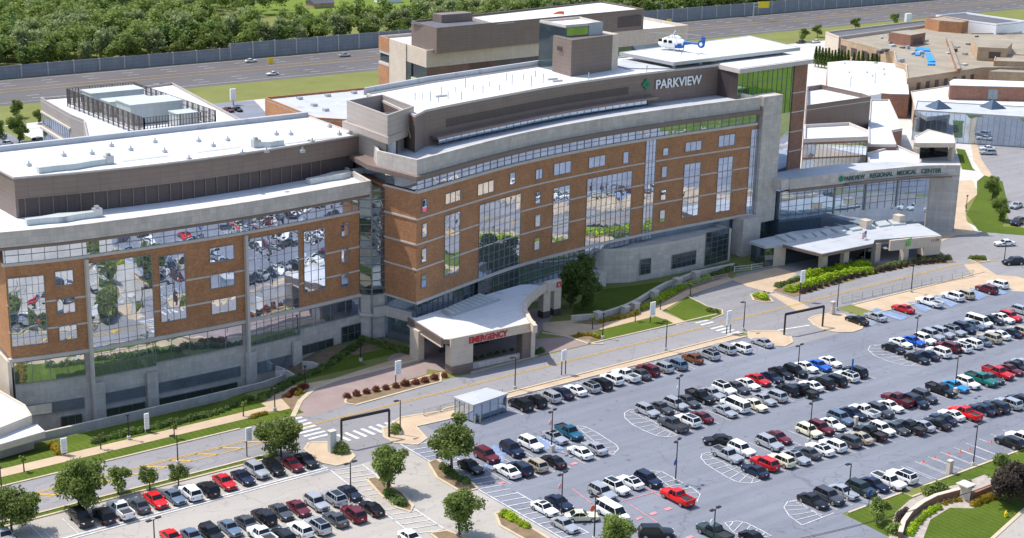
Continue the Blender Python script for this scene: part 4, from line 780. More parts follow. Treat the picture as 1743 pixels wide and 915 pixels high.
# old hospital cluster at the right
C5 = lambda p: T(820, 0, 7.322, p); C4 = lambda p: T(780, 60, 9.633, p)
wb, poly = block('white_roofed_block', 'brick block with bright white roof and small pipes, left of the tan roofed complex', C5([(245, 475), (380, 462), (605, 470), (800, 490), (845, 575), (860, 715), (720, 712), (535, 697), (245, 682)]), 7.5, wall='rbrick', roof='roof', rim=0)
m = M()
for x, y in ((365, 487), (400, 555), (535, 553), (575, 580), (660, 530), (665, 570)): p = P(*C5([(x, y)])[0], 7.5); m.box(p.x-.5, p.x+.5, p.y-.5, p.y+.5, 7.5, 8.2)
for x, y in ((415, 660), (600, 630)): p = P(*C5([(x, y)])[0], 7.5); m.tube(p, p+Vector((0, 0, 3.4)), .3)
p = P(*C5([(545, 720)])[0], 9); m.box(p.x-2.5, p.x+4, p.y-2, p.y+6, 7.5, 9.3); m.build('roof_pipes', MT['wht'], wb)
tb, poly = block('tan_roofed_complex', 'sprawling low brick complex with tan gravel roofs and blue tarpaulins, at the far right', C5([(325, 300), (720, 235), (985, 215), (1330, 262), (1728, 262), (1850, 330), (1850, 520), (1410, 522), (845, 605), (835, 500), (760, 480), (745, 400), (690, 392)]), 9, wall='tanbrick', roof='rooftan' if False else 'rooft', rim=.45)
for t in range(7): sidewin(tb, poly, 7, 4.5, 7.5, 1, mat='brown2', t0=.1+.12*t, t1=.15+.12*t)  # no panes: dark panels on the wall, recess darkness put into their colour
for t in range(4): sidewin(tb, poly, 12, 4.0, 7.2, 1, mat='brown2', t0=.15+.22*t, t1=.27+.22*t)  # more wall recesses as proud panels, their depth only painted dark
def sub(o, outline, zt, z0, wall, roof, nm):
    poly = [P(x, y, zt)[:2] for x, y in outline]; m = M(); m.prism(poly, z0, zt); q = m.build(nm, MT[wall], o); m = M(); m.prism([tuple(Vector(p)) for p in poly], zt, zt+.12); m.build('roof', MT[roof], q); return q, poly
q, pl_ = sub(tb, C5([(710, 248), (860, 232), (985, 252), (875, 272)]), 13, 9, 'rbrick', 'rooft', 'penthouse_block'); sidewin(q, pl_, 2, 9.6, 11.6, 1, 'louvre', 'brown2', .2, .8)
q, pl_ = sub(tb, C5([(1330, 292), (1590, 272), (1640, 330), (1600, 372), (1380, 362)]), 13.5, 9, 'tanbrick', 'rooft', 'penthouse_block'); sidewin(q, pl_, 3, 10, 12.2, 1, 'louvre', 'brown2', .2, .6)
q, pl_ = sub(tb, C5([(1140, 285), (1165, 285), (1250, 522), (1225, 526)]), 10.5, 9, 'rbrick', 'rooft', 'fire_wall')
m = M()
for nm, pts in ((0, [(910, 365), (1010, 368), (1015, 392), (905, 385)]), (1, [(985, 410), (1030, 408), (1055, 470), (1005, 475)]), (2, [(1000, 480), (1055, 482), (1050, 496), (1000, 495)]), (3, [(905, 408), (945, 410), (940, 425), (905, 422)])): m.prism([P(x, y, 9.2)[:2] for x, y in C5(pts)], 9, 9.5)
m.build('blue_tarpaulin', MT['tarp'], tb)
for k in range(34): m = M(); x, y = R.uniform(560, 1600), R.uniform(270, 520); p = P(*C5([(x, y)])[0], 9); s = R.uniform(.4, 1.4); m.box(p.x-s, p.x+s, p.y-s*.6, p.y+s*.6, 9, 9+R.uniform(.4, 1.3)); m.build('roof_unit', MT[R.choice(('steel', 'roofd', 'equip'))], tb)
dr, poly = block('dark_roofed_strip', 'long narrow building with a dark roof beside the verge, left of the white warehouse', C5([(230, 255), (985, 165), (1000, 200), (330, 292)]), 9.6, wall='stone', roof='roofd', rim=.6)
fb, poly = block('far_brick_block', 'dark brown brick block in front of the blue white warehouse at the far right', C5([(985, 145), (1110, 130), (1310, 165), (1260, 178), (1090, 165)]), 13, wall='brick', roof='rooft', rim=.3)
wh, poly = block('blue_white_warehouse', 'blue white flat metal building with a dark roof at the top right', C5([(1060, 128), (1290, 108), (1740, 172), (1520, 196), (1300, 168)]), 12.5, wall='wht', roof='roofd', rim=.6); sidewin(wh, poly, 2, 6, 9, 5, t0=.1, t1=.5)
tw, poly = block('cream_walled_wing', 'cream walled wing with one dark window, right of the tan roofed complex', C5([(1510, 430), (1560, 415), (1900, 430), (1900, 480), (1500, 470)]), 10.5, wall='tanbrick', roof='rooft', rim=.3)
q, pl_ = sub(tw, C5([(1465, 545), (1540, 530), (1900, 548), (1900, 560)]), 9, 0, 'tanbrick', 'rooft', 'lower_wing'); sidewin(q, pl_, 0, 4, 7, 1, t0=.3, t1=.6)
bl_, poly = block('long_red_brick_wing', 'long plain red brick wing with white roof edge above the flat white roof at right', C5([(1165, 620), (1200, 600), (1900, 625), (1900, 665), (1172, 647)]), 10, wall='rbrick', roof='roof', rim=0); sidewin(bl_, poly, 3, 6, 9, 2, t0=.5, t1=.6)
wr, poly = block('low_white_roof_block', 'wide low block with a plain white roof behind the two glass peaks', C5([(870, 700), (1160, 655), (1900, 690), (1900, 895), (1110, 850), (900, 810)]), 5.5, wall='tanbrick', roof='roof', rim=.3, rimmat='stone')
gr, poly = block('glass_atrium_building', 'blue grey mirror glass building with two small glass peaks, above the visitor car park', [(942.5, 114.6), (1075, 123), (1075, 112), (945, 105)], 8.5, wall='glassb', roof='roofg', rim=.3, rimmat='band')
sidewin(gr, poly, 0, .2, 8.2, 22, mat='glassb', t0=0.01, t1=.99)
for px in (966, 1022): 
    p = P(px, 111.5, 8.6); m = M(); a_, b_, c_, d_ = (p.x-2.6, p.y-2.0, 8.6), (p.x+2.6, p.y-3.4, 8.6), (p.x+4, p.y+2, 8.6), (p.x-1, p.y+3.4, 8.6); t_ = (p.x+.6, p.y, 10.9)
    for u_, v_ in ((a_, b_), (b_, c_), (c_, d_), (d_, a_)): m.face([u_, v_, t_])
    m.build('glass_peak', MT['glassd'], gr)
ec, poly = block('side_entrance_canopy', 'small white roofed porch with dark entrance, in front of the glass building with two peaks', [(943, 148.8), (985.5, 148.8), (983.5, 141), (957, 134.5), (943, 142)], 5, 4.0, wall='stone', roof='roof', rim=.2, cat='canopy')
for x, y in ((980.5, 166), (944, 168), (945, 155)): p = P(x, y, 0); m = M(); m.box(p.x-.6, p.x+.6, p.y-.6, p.y+.6, 0, 4); m.build('column', MT['stone'], ec)
m = M(); p, q = P(948, 160, 0), P(972, 160, 0); m.prism([(P(945, 164)[0], P(945, 164)[1]), (P(977, 162)[0], P(977, 162)[1]), (P(977, 154)[0], P(977, 154)[1]), (P(945, 156)[0], P(945, 156)[1])], 0, 4); m.build('doors_and_dark_interior', MT['cglass'], ec)  # near-black block: doors and the shade of the deep porch in one colour
mb, poly = block('grey_brown_metal_hall', 'windowless grey brown metal hall directly right of the tower brick edge', C4([(500, 520), (1135, 430), (1060, 400), (640, 310), (500, 330)]), 16, wall='brown', roof='roof', rim=1.2)
ib, poly = block('connecting_clinic', 'two storey glass and brick clinic with a white roof, below the grey brown metal hall', C4([(470, 840), (1110, 815), (1110, 750), (920, 672), (475, 695)]), 13, wall='rbrick', roof='roof', rim=.8, rimmat='band')
sidewin(ib, poly, 0, 9.2, 12.4, 16, mat='glass', t0=.0, t1=.99); sidewin(ib, poly, 0, 5.6, 8.8, 16, mat='glassb', t0=.0, t1=.99)
sw, poly = block('stepped_white_roofs', 'narrow stepped white roofs running down beside the connecting clinic', C4([(1130, 430), (1320, 430), (1450, 720), (1340, 740), (1390, 880), (1110, 880), (1110, 700)]), 9.5, wall='rbrick', roof='roof', rim=.5, rimmat='band')
s2, poly = block('lower_stepped_roof', 'small white roof step above the right end of the lettered glass pavilion', [(893, 160), (925, 152), (948, 162), (948, 171), (900, 178)], 8.5, wall='stone', roof='roof', rim=.5, rimmat='band')
# building at the left edge
lb, poly = block('left_edge_canopy_building', 'low building with two bright white roof steps cut by the lower left edge', [(-30, 425), (-30, 388), (0, 404), (26, 419), (33, 430), (0, 443), (-30, 452)], 3.5, -5, wall='stone', roof='roof', rim=.2)
q, pl_ = sub(lb, [(-30, 463), (-30, 452), (38, 438.5), (46.5, 446), (0, 459.5)], 2.2, 1.3, 'stone', 'roof', 'lower_roof')
# ================================================================== vehicles
PAINT = {}
def paint(nm, c, metal=.0, rough=.3):
    m = flat('paint_'+nm, c, rough, metal, .35, .35); PAINT[nm] = m
for nm, c, me_ in (('white', (.78, .78, .76), 0), ('silver', (.50, .51, .53), .5), ('grey', (.085, .09, .10), .4), ('black', (.007, .007, .009), 0), ('navy', (.010, .018, .05), .2), ('blue', (.01, .10, .52), .1), ('sky', (.02, .26, .55), .1), ('red', (.50, .008, .012), 0), ('bright red', (.72, .006, .006), 0), ('maroon', (.14, .012, .022), .2),
                   ('brown', (.22, .075, .03), .3), ('beige', (.48, .41, .30), .3), ('teal', (.015, .12, .20), .3), ('green', (.01, .16, .13), .2), ('bluegrey', (.16, .22, .30), .4), ('cream', (.72, .66, .48), 0), ('dark green', (.03, .05, .045), .2)): paint(nm, c, me_)
def loft(m, st_):
    """st_: list of (x, [(y, z) half section from bottom to top]) mirrored across y"""
    rings = []
    for x, sec in st_:
        i = len(m.v); full = [(y, z) for y, z in sec]+[(-y, z) for y, z in reversed(sec)]; m.v += [(x, y, z) for y, z in full]; rings.append((i, len(full)))
    for (i, n), (j, _) in zip(rings, rings[1:]):
        for k in range(n): a, b = k, (k+1) % n; m.f.append((i+a, i+b, j+b, j+a)); m.mi.append(m.k)
    for i, n in (rings[0], rings[-1]): m.f.append(tuple(i+k for k in range(n))); m.mi.append(m.k)
SPEC = {  # length, half width, belt, roof, ground clearance, body profile (x fraction, top z), cabin (x fractions)
    'sedan': (4.75, .90, .92, 1.44, .24, [(-.5, .62), (-.485, .78), (-.40, .86), (-.30, .90), (-.16, .95), (.26, .98), (.38, .98), (.47, .93), (.5, .72)], (-.19, -.05, .20, .37)),
    'suv': (4.75, .94, 1.08, 1.70, .30, [(-.5, .70), (-.485, .92), (-.40, 1.02), (-.26, 1.08), (-.16, 1.10), (.40, 1.12), (.47, 1.10), (.495, .95), (.5, .75)], (-.20, -.08, .38, .465)),
    'van': (5.7, 1.0, 1.25, 2.05, .32, [(-.5, .72), (-.485, 1.0), (-.40, 1.15), (-.32, 1.22), (-.2, 1.26), (.4, 1.28), (.48, 1.26), (.497, 1.1), (.5, .8)], (-.33, -.22, .45, .49)),
    'hatchback': (4.2, .88, .96, 1.50, .24, [(-.5, .62), (-.485, .82), (-.38, .92), (-.27, .97), (-.18, 1.0), (.34, 1.02), (.45, 1.0), (.49, .9), (.5, .7)], (-.22, -.07, .30, .44)),
    'pickup': (5.7, .99, 1.10, 1.82, .38, [(-.5, .80), (-.49, 1.02), (-.42, 1.10), (-.27, 1.14), (-.18, 1.15), (.13, 1.15), (.30, 1.13), (.495, 1.13), (.5, .85)], (-.21, -.12, .08, .135)),
}
def wheel_mesh(r, w_):
    t = M(); n = 14; i = 0
    for y0, y1, ra, rb in ((-w_/2, w_/2, r, r),):
        t.tube((0, y0, 0), (0, y1, 0), r, r, n)
    return t
MESHC = {}
def car_proto(kind, variant=''):
    L, W_, belt, roof, gc, prof, cab = SPEC[kind]; parts = []
    b = M(); st_ = []
    for fx, top in prof:
        x = fx*L; e = 1-max(0, (abs(fx)-.40)/.10)**2*.16; wv = W_*e; zb = gc+(.10 if abs(fx) > .46 else 0)
        st_.append((x, [(wv*.80, zb), (wv*.97, zb+.06), (wv, zb+.28), (wv*.985, min(top-.10, belt-.10)), (wv*.93, top-.02), (wv*.78, top)]))
    loft(b, st_)
    if kind == 'pickup' and variant != 'covered':   # cut-down load bed drawn as a sunk dark tray with raised rails
        pass
    # roof skin and pillars in body colour
    x0, x1, x2, x3 = [c*L for c in cab]; wb, wt = W_*.93, W_*.76
    b.prism([(x1-.02, -wt), (x2+.02, -wt), (x2+.02, wt), (x1-.02, wt)], roof-.05, roof-.005); b.prism([(x1+.12, -wt*.9), (x2-.12, -wt*.9), (x2-.12, wt*.9), (x1+.12, wt*.9)], roof-.006, roof+.02)
    for s in (-1, 1):
        b.bar((x0+.06, s*wb*.985, belt-.02), (x1+.03, s*wt*.99, roof-.03), .07); b.bar((x3-.04, s*wb*.985, belt-.02), (x2-.03, s*wt*.99, roof-.03), .12 if kind != 'sedan' else .09)
        xm = (x1+x2)/2+.05; b.bar((xm, s*wb*.985, belt-.02), (xm-.02, s*wt*.99, roof-.03), .04)
        if kind in ('suv', 'van'): xm = x2-.35*(x2-x1)*.55; b.bar((xm+.15, s*wb*.995, belt-.02), (xm, s*wt, roof-.03), .05)
        b.prism([(x0+.30, s*(W_+.0)), (x0+.48, s*(W_+.0)), (x0+.46, s*(W_+.17)), (x0+.34, s*(W_+.17))], belt-.04, belt+.12)
    parts.append(('body', b, 'PAINT', 35, None))
    g = M(); rings = [(belt-.06, x0, x3, wb), (roof-.04, x1, x2, wt)]
    v = [(rings[0][1], -wb, belt-.06), (rings[0][2], -wb, belt-.06), (rings[0][2], wb, belt-.06), (rings[0][1], wb, belt-.06), (x1, -wt, roof-.04), (x2, -wt, roof-.04), (x2, wt, roof-.04), (x1, wt, roof-.04)]
    g.v = v; g.f = [(0, 1, 5, 4), (1, 2, 6, 5), (2, 3, 7, 6), (3, 0, 4, 7), (4, 5, 6, 7), (3, 2, 1, 0)]; g.mi = [0]*6; parts.append(('windows', g, 'cglass', None, None))
    if kind == 'pickup':
        t = M(); t.box(x3+.12, L*.5-.12, -W_*.80, W_*.80, 1.12, 1.145); parts.append(('load_bed', t, 'trim', None, None))
        r_ = M(); 
        for s in (-1, 1): r_.box(x3+.04, L*.5-.03, s*W_*.80, s*W_*.95, 1.05, 1.30)
        r_.box(L*.5-.12, L*.5-.02, -W_*.93, W_*.93, 1.0, 1.30); r_.box(x3+.02, x3+.12, -W_*.93, W_*.93, 1.0, 1.30); parts.append(('bed_sides', r_, 'PAINT', None, None))
    lo = M(); lo.box(-L*.485, L*.485, -W_*.86, W_*.86, gc-.06, gc+.06); lo.box(-L*.503, -L*.49, -W_*.45, W_*.45, .45, .72); 
    parts.append(('trim', lo, 'trim', None, None))
    pl2 = M(); pl2.box(L*.499, L*.507, -.16, .16, .72, .86) if kind not in ('pickup',) else pl2.box(L*.499, L*.507, -.16, .16, .6, .72); parts.append(('number_plate', pl2, 'plate', None, None))
    for s in (-1, 1):
        h = M(); h.prism([(-L*.497, s*W_*.50), (-L*.497, s*W_*.74), (-L*.44, s*W_*.93), (-L*.45, s*W_*.72)], prof[1][1]-.14, prof[1][1]+.01); parts.append(('headlight', h, 'lamp', None, None))
        h = M(); zt = prof[-2][1]; h.prism([(L*.503, s*W_*.60), (L*.503, s*W_*.80), (L*.46, s*W_*.965), (L*.46, s*W_*.70)], zt-.28, zt-.08); parts.append(('tail_light', h, 'tail', None, None))
    r = .34 if kind in ('sedan', 'hatchback') else .39; wl_ = []
    for fx in (-.315, .30):
        for s in (-1, 1):
            y = s*(W_-.10); t = M(); t.tube((fx*L, y-.12, r), (fx*L, y+.125*1, r), r, r, 14); q = M(); yo = y+s*.126; q.tube((fx*L, yo-.012, r), (fx*L, yo+.012, r), r*.64, r*.6, 10); wl_.append((t, q))
            a = M(); a.tube((fx*L, s*(W_*.955), r+.02), (fx*L, s*(W_*1.003), r+.02), r*1.17, r*1.17, 16); parts.append(('wheel_arch', a, 'trim', None, None)) if False else None
    return parts, wl_
def get_mesh(key, mm, mat, smooth):
    me = bpy.data.meshes.new(key); me.from_pydata(mm.v, [], mm.f); me.materials.append(mat)
    bm = bmesh.new(); bm.from_mesh(me); bmesh.ops.remove_doubles(bm, verts=bm.verts, dist=.0005); bmesh.ops.recalc_face_normals(bm, faces=bm.faces); bm.to_mesh(me); bm.free()
    if smooth: me.polygons.foreach_set('use_smooth', [True]*len(me.polygons)); me.set_sharp_from_angle(angle=D(smooth))
    return me
for kd in SPEC:
    parts, wh_ = car_proto(kd); lst = []
    for nm, mm, mt, smo, _ in parts:
        mat = PAINT['white'] if mt == 'PAINT' else MT[mt]; lst.append((nm, get_mesh(kd+'_'+nm, mm, mat, smo), mt == 'PAINT'))
    ws = [(get_mesh(kd+'_tyre', t, MT['tyre'], 40), get_mesh(kd+'_rim', q, MT['rim'], None)) for t, q in wh_]
    MESHC[kd] = (lst, ws)
SUNROOF = M(); 
def link(nm, me, parent):
    o = bpy.data.objects.new(nm, me); COL.objects.link(o); o.parent = parent; return o
def car(kind, col, x, y, rot, label, group=None, roofcol=None, z=0.0, parts=True, cat=None):
    e = bpy.data.objects.new('parked_'+kind if group else kind, None); COL.objects.link(e); e.location = (x, y, z); e.rotation_euler = (0, 0, rot); q_ = R.uniform(-.035, .035); e.scale = (.94+q_, .93+q_*.5, .92+q_); e.empty_display_size = .5
    tag(e, label, cat or {'sedan': 'car', 'hatchback': 'car', 'suv': 'SUV', 'van': 'van', 'pickup': 'pickup truck'}[kind], group)
    lst, ws = MESHC[kind]
    for nm, me, pt in lst:
        o = link(nm, me, e)
        if pt: o.material_slots[0].link = 'OBJECT'; o.material_slots[0].material = PAINT[col]
    for t, q in ws: o = link('wheel', t, e); link('rim', q, o)
    if roofcol:
        L, W_, belt, roof, gc, prof, cab = SPEC[kind]; key = kind+'_panel'
        if key not in bpy.data.meshes: mm = M(); mm.prism([(cab[1]*L+.25, -W_*.6), (cab[1]*L+.25+(.9 if roofcol == 'hole' else (cab[2]-cab[1])*L-.4), -W_*.6), (cab[1]*L+.25+(.9 if roofcol == 'hole' else (cab[2]-cab[1])*L-.4), W_*.6), (cab[1]*L+.25, W_*.6)], roof+.0, roof+.03); bpy.data.meshes.new; me = get_mesh(key, mm, MT['cglass'], None)
        link('sunroof', bpy.data.meshes[key], e)
    return e
S_, U_, P_, V_, Hh = 'sedan', 'suv', 'pickup', 'van', 'hatchback'
TILE = dict(A=(520, 340), B=(640, 340), C=(760, 360), D=(896, 280), E=(896, 350), F=(720, 420), G=(820, 400), L=(480, 430), M=(640, 380), N=(800, 440), O=(540, 472), Q=(660, 472), J=(0, 472), K=(150, 472), W=(270, 472), X=(800, 280))
# each row: description, cars as (tile, x, y, kind, colour, nose direction, extras); nose a = away from the camera, b = towards it
ROWS = [
 ('the front row along the access road', [('A', 185, 835, U_, 'black', 'a'), ('A', 345, 800, U_, 'black', 'a'), ('A', 510, 745, U_, 'silver', 'a'), ('A', 650, 715, S_, 'navy', 'a'), ('A', 800, 680, S_, 'white', 'a'), ('A', 950, 635, U_, 'silver', 'a', 1), ('A', 1085, 605, U_, 'black', 'a'), ('A', 1210, 550, U_, 'white', 'a'), ('A', 1370, 515, P_, 'white', 'a'), ('A', 1520, 500, S_, 'grey', 'a'), ('A', 1615, 450, U_, 'maroon', 'a'),
   ('B', 465, 415, U_, 'silver', 'a'), ('B', 620, 385, U_, 'bluegrey', 'a'), ('B', 808, 325, Hh, 'brown', 'a'), ('B', 985, 275, U_, 'silver', 'a', 1), ('B', 1170, 210, U_, 'silver', 'a'), ('B', 1345, 200, U_, 'white', 'a'), ('B', 1590, 145, S_, 'silver', 'a')]),
 ('the fenced row right of the gate', [('X', 912, 550, S_, 'black', 'a'), ('X', 1120, 510, S_, 'silver', 'a'), ('X', 1430, 420, S_, 'red', 'a'), ('D', 680, 345, P_, 'white', 'a'), ('D', 945, 278, U_, 'white', 'a'), ('D', 1065, 255, U_, 'beige', 'a'), ('D', 1325, 197, U_, 'maroon', 'a'), ('D', 1450, 140, U_, 'white', 'a')]),
 ('the upper side of the middle double row', [('M', 300, 470, U_, 'silver', 'b'), ('M', 460, 445, S_, 'grey', 'b'), ('M', 620, 395, U_, 'silver', 'b'), ('M', 755, 370, S_, 'grey', 'b'), ('M', 895, 315, P_, 'black', 'b'), ('M', 1035, 285, S_, 'silver', 'b'), ('M', 1165, 225, U_, 'white', 'b', 1), ('M', 1310, 218, S_, 'grey', 'b'), ('M', 1430, 180, S_, 'white', 'b'), ('M', 1545, 132, S_, 'red', 'b'), ('C', 395, 320, S_, 'navy', 'b'), ('C', 495, 268, S_, 'black', 'b'), ('C', 655, 245, U_, 'black', 'b', 1), ('C', 780, 205, S_, 'white', 'b'), ('C', 925, 188, S_, 'blue', 'b'), ('C', 1050, 145, S_, 'white', 'b')]),
 ('the lower side of the middle double row', [('M', 590, 630, P_, 'grey', 'a'), ('M', 755, 580, U_, 'white', 'a', 1), ('M', 900, 545, S_, 'maroon', 'a'), ('M', 1175, 480, S_, 'silver', 'b'), ('M', 1290, 400, V_, 'white', 'a'), ('M', 1510, 415, S_, 'cream', 'b'), ('M', 1615, 350, S_, 'silver', 'b'), ('C', 420, 520, U_, 'silver', 'a'), ('C', 575, 455, U_, 'black', 'a'), ('C', 745, 470, P_, 'black', 'a'), ('C', 835, 415, S_, 'white', 'a'), ('C', 955, 372, U_, 'black', 'a'), ('C', 1090, 345, U_, 'black', 'a'), ('C', 1235, 300, U_, 'white', 'a', 1), ('C', 1330, 250, U_, 'black', 'a')]),
 ('the upper side of the far double row', [('D', 360, 805, S_, 'white', 'b'), ('D', 500, 785, S_, 'blue', 'b'), ('D', 625, 760, U_, 'white', 'b'), ('D', 715, 715, U_, 'silver', 'b'), ('D', 830, 690, U_, 'silver', 'b'), ('D', 960, 665, U_, 'silver', 'b', 1), ('D', 1070, 635, U_, 'navy', 'b'), ('D', 1190, 605, S_, 'bluegrey', 'b'), ('D', 1240, 555, V_, 'white', 'b'), ('D', 1390, 545, S_, 'black', 'b'), ('D', 1500, 530, S_, 'white', 'b'), ('D', 1590, 505, U_, 'red', 'b'), ('D', 1725, 440, U_, 'silver', 'b')]),
 ('the lower side of the far double row', [('E', 280, 105, S_, 'black', 'b'), ('E', 540, 215, S_, 'black', 'b'), ('E', 655, 180, S_, 'navy', 'a'), ('E', 785, 140, U_, 'white', 'a'), ('D', 890, 845, U_, 'maroon', 'a'), ('D', 1020, 845, U_, 'white', 'a', 1), ('D', 1145, 805, U_, 'white', 'a'), ('D', 1250, 785, S_, 'bluegrey', 'a'), ('D', 1355, 745, U_, 'beige', 'a'), ('D', 1455, 715, S_, 'white', 'a'), ('D', 1585, 690, S_, 'navy', 'a'), ('D', 1690, 665, U_, 'beige', 'a')]),
 ('the upper side of the long lower row', [('F', 330, 535, P_, 'silver', 'b'), ('F', 490, 470, U_, 'white', 'b'), ('F', 800, 400, U_, 'silver', 'b'), ('F', 905, 338, S_, 'maroon', 'b'), ('G', 155, 480, U_, 'cream', 'b'), ('G', 290, 445, U_, 'maroon', 'b'), ('G', 420, 410, S_, 'white', 'b'), ('G', 515, 340, U_, 'bluegrey', 'b'), ('G', 655, 290, S_, 'navy', 'b'), ('G', 780, 260, P_, 'white', 'a'), ('G', 955, 255, U_, 'grey', 'b'), ('G', 1070, 210, S_, 'white', 'b'), ('G', 1150, 135, P_, 'maroon', 'a'), ('G', 1350, 150, U_, 'navy', 'b'), ('G', 1450, 95, U_, 'grey', 'b'),
   ('E', 815, 565, P_, 'black', 'b'), ('E', 970, 530, S_, 'sky', 'b'), ('E', 1110, 485, U_, 'white', 'b'), ('E', 1265, 450, P_, 'green', 'b'), ('E', 1375, 440, S_, 'grey', 'b'), ('E', 1450, 375, P_, 'red', 'b'), ('E', 1590, 345, S_, 'maroon', 'b'), ('E', 1670, 310, S_, 'black', 'b'), ('E', 1735, 275, S_, 'silver', 'b')]),
 ('the lower side of the long lower row', [('F', 640, 715, S_, 'navy', 'a'), ('F', 750, 625, U_, 'red', 'a'), ('F', 935, 590, U_, 'cream', 'a'), ('F', 1095, 565, S_, 'silver', 'b', 1), ('F', 1225, 510, S_, 'grey', 'a'), ('F', 1370, 470, S_, 'white', 'a', 1), ('F', 1515, 420, U_, 'white', 'a'), ('G', 590, 590, U_, 'grey', 'a'), ('G', 720, 560, S_, 'beige', 'a'), ('G', 845, 505, P_, 'black', 'a'), ('G', 975, 460, U_, 'white', 'b'), ('G', 1140, 455, S_, 'grey', 'b'), ('G', 1290, 440, P_, 'black', 'a'), ('G', 1420, 425, S_, 'silver', 'a'), ('G', 1590, 400, S_, 'black', 'a'), ('G', 1665, 350, S_, 'navy', 'a'), ('E', 930, 850, S_, 'white', 'a'), ('E', 1085, 830, P_, 'bright red', 'a'), ('E', 1270, 790, S_, 'navy', 'a'), ('E', 1345, 775, S_, 'black', 'a'), ('E', 1430, 750, U_, 'navy', 'a'), ('E', 1575, 715, U_, 'silver', 'a'), ('E', 1695, 675, U_, 'navy', 'a')]),
 ('the short row beside the lawn', [('N', 420, 835, S_, 'black', 'b'), ('N', 600, 780, U_, 'grey', 'b'), ('N', 760, 735, S_, 'silver', 'b'), ('N', 960, 695, U_, 'dark green', 'b'), ('N', 1110, 650, S_, 'navy', 'b'), ('N', 1270, 610, P_, 'white', 'b'), ('N', 1420, 555, U_, 'white', 'a', 1), ('N', 2630, 170, U_, 'black', 'a'), ('N', 2750, 120, U_, 'white', 'a')]),
 ('the upper side of the accessible bays', [('L', 60, 560, S_, 'black', 'b'), ('L', 240, 430, U_, 'maroon', 'b'), ('L', 525, 360, U_, 'navy', 'b'), ('L', 735, 300, U_, 'white', 'b'), ('L', 1005, 230, S_, 'silver', 'b', 1), ('L', 1165, 170, P_, 'teal', 'b')]),
 ('the lower side of the accessible bays', [('L', 470, 610, S_, 'white', 'a'), ('L', 615, 575, U_, 'navy', 'a'), ('L', 785, 530, U_, 'beige', 'a'), ('L', 990, 500, S_, 'black', 'a'), ('L', 1290, 400, S_, 'white', 'a'), ('L', 1450, 350, S_, 'silver', 'a')]),
 ('the upper side of the nearest row', [('O', 235, 570, S_, 'white', 'b', 1), ('O', 400, 510, S_, 'navy', 'b'), ('O', 885, 385, U_, 'silver', 'b'), ('O', 1040, 325, U_, 'white', 'b', 1), ('O', 1200, 275, S_, 'white', 'a', 1), ('O', 1400, 240, U_, 'navy', 'b')]),
 ('the lower side of the nearest row', [('O', 465, 755, S_, 'silver', 'b'), ('O', 650, 660, S_, 'cream', 'h'), ('O', 1000, 605, V_, 'white', 'b'), ('Q', 420, 440, P_, 'bright red', 'a'), ('Q', 840, 840, P_, 'dark green', 'a'), ('Q', 1290, 915, S_, 'black', 'b')]),
 ('the grassy front row of the pale lot', [('J', 55, 880, S_, 'silver', 'b'), ('J', 910, 670, U_, 'black', 'b'), ('J', 1165, 640, U_, 'black', 'a'), ('J', 1355, 585, P_, 'white', 'a'), ('J', 1560, 535, S_, 'grey', 'a'), ('K', 115, 478, S_, 'bright red', 'b'), ('K', 325, 440, S_, 'bluegrey', 'b'), ('K', 505, 385, U_, 'white', 'a'), ('K', 705, 345, U_, 'black', 'a'), ('K', 890, 275, S_, 'red', 'b'), ('K', 1095, 222, S_, 'navy', 'b'), ('K', 1250, 138, U_, 'silver', 'b'), ('K', 1440, 105, U_, 'black', 'b'), ('W', 340, 75, S_, 'maroon', 'b'), ('W', 500, 30, S_, 'black', 'b')]),
 ('the second row of the pale lot', [('K', 300, 900, S_, 'bright red', 'b'), ('K', 530, 890, S_, 'bluegrey', 'b'), ('K', 745, 850, U_, 'black', 'b'), ('K', 950, 790, S_, 'bluegrey', 'b'), ('K', 1150, 745, S_, 'grey', 'b'), ('K', 1330, 660, U_, 'black', 'a'), ('K', 1525, 610, S_, 'grey', 'b'), ('W', 415, 570, S_, 'maroon', 'b'), ('W', 615, 500, U_, 'silver', 'b'), ('W', 810, 445, U_, 'silver', 'a', 1), ('W', 990, 395, S_, 'navy', 'b')]),
 ('the third row of the pale lot', [('K', 1310, 870, P_, 'white', 'a'), ('K', 1545, 880, U_, 'black', 'a'), ('W', 430, 800, U_, 'white', 'a'), ('W', 625, 760, U_, 'silver', 'a', 1), ('W', 830, 690, S_, 'grey', 'a'), ('W', 1030, 625, U_, 'maroon', 'a'), ('W', 1235, 570, S_, 'black', 'a')]),
]
ORD = 'first second third fourth fifth sixth seventh eighth ninth tenth eleventh twelfth thirteenth fourteenth fifteenth sixteenth seventeenth eighteenth nineteenth twentieth twenty-first twenty-second twenty-third twenty-fourth'.split()
CNAME = {'navy': 'dark blue', 'sky': 'bright blue', 'bluegrey': 'blue grey', 'teal': 'dark teal'}
KN = {'sedan': 'sedan', 'suv': 'SUV', 'van': 'passenger van', 'pickup': 'pickup truck', 'hatchback': 'hatchback'}
NROW = 0
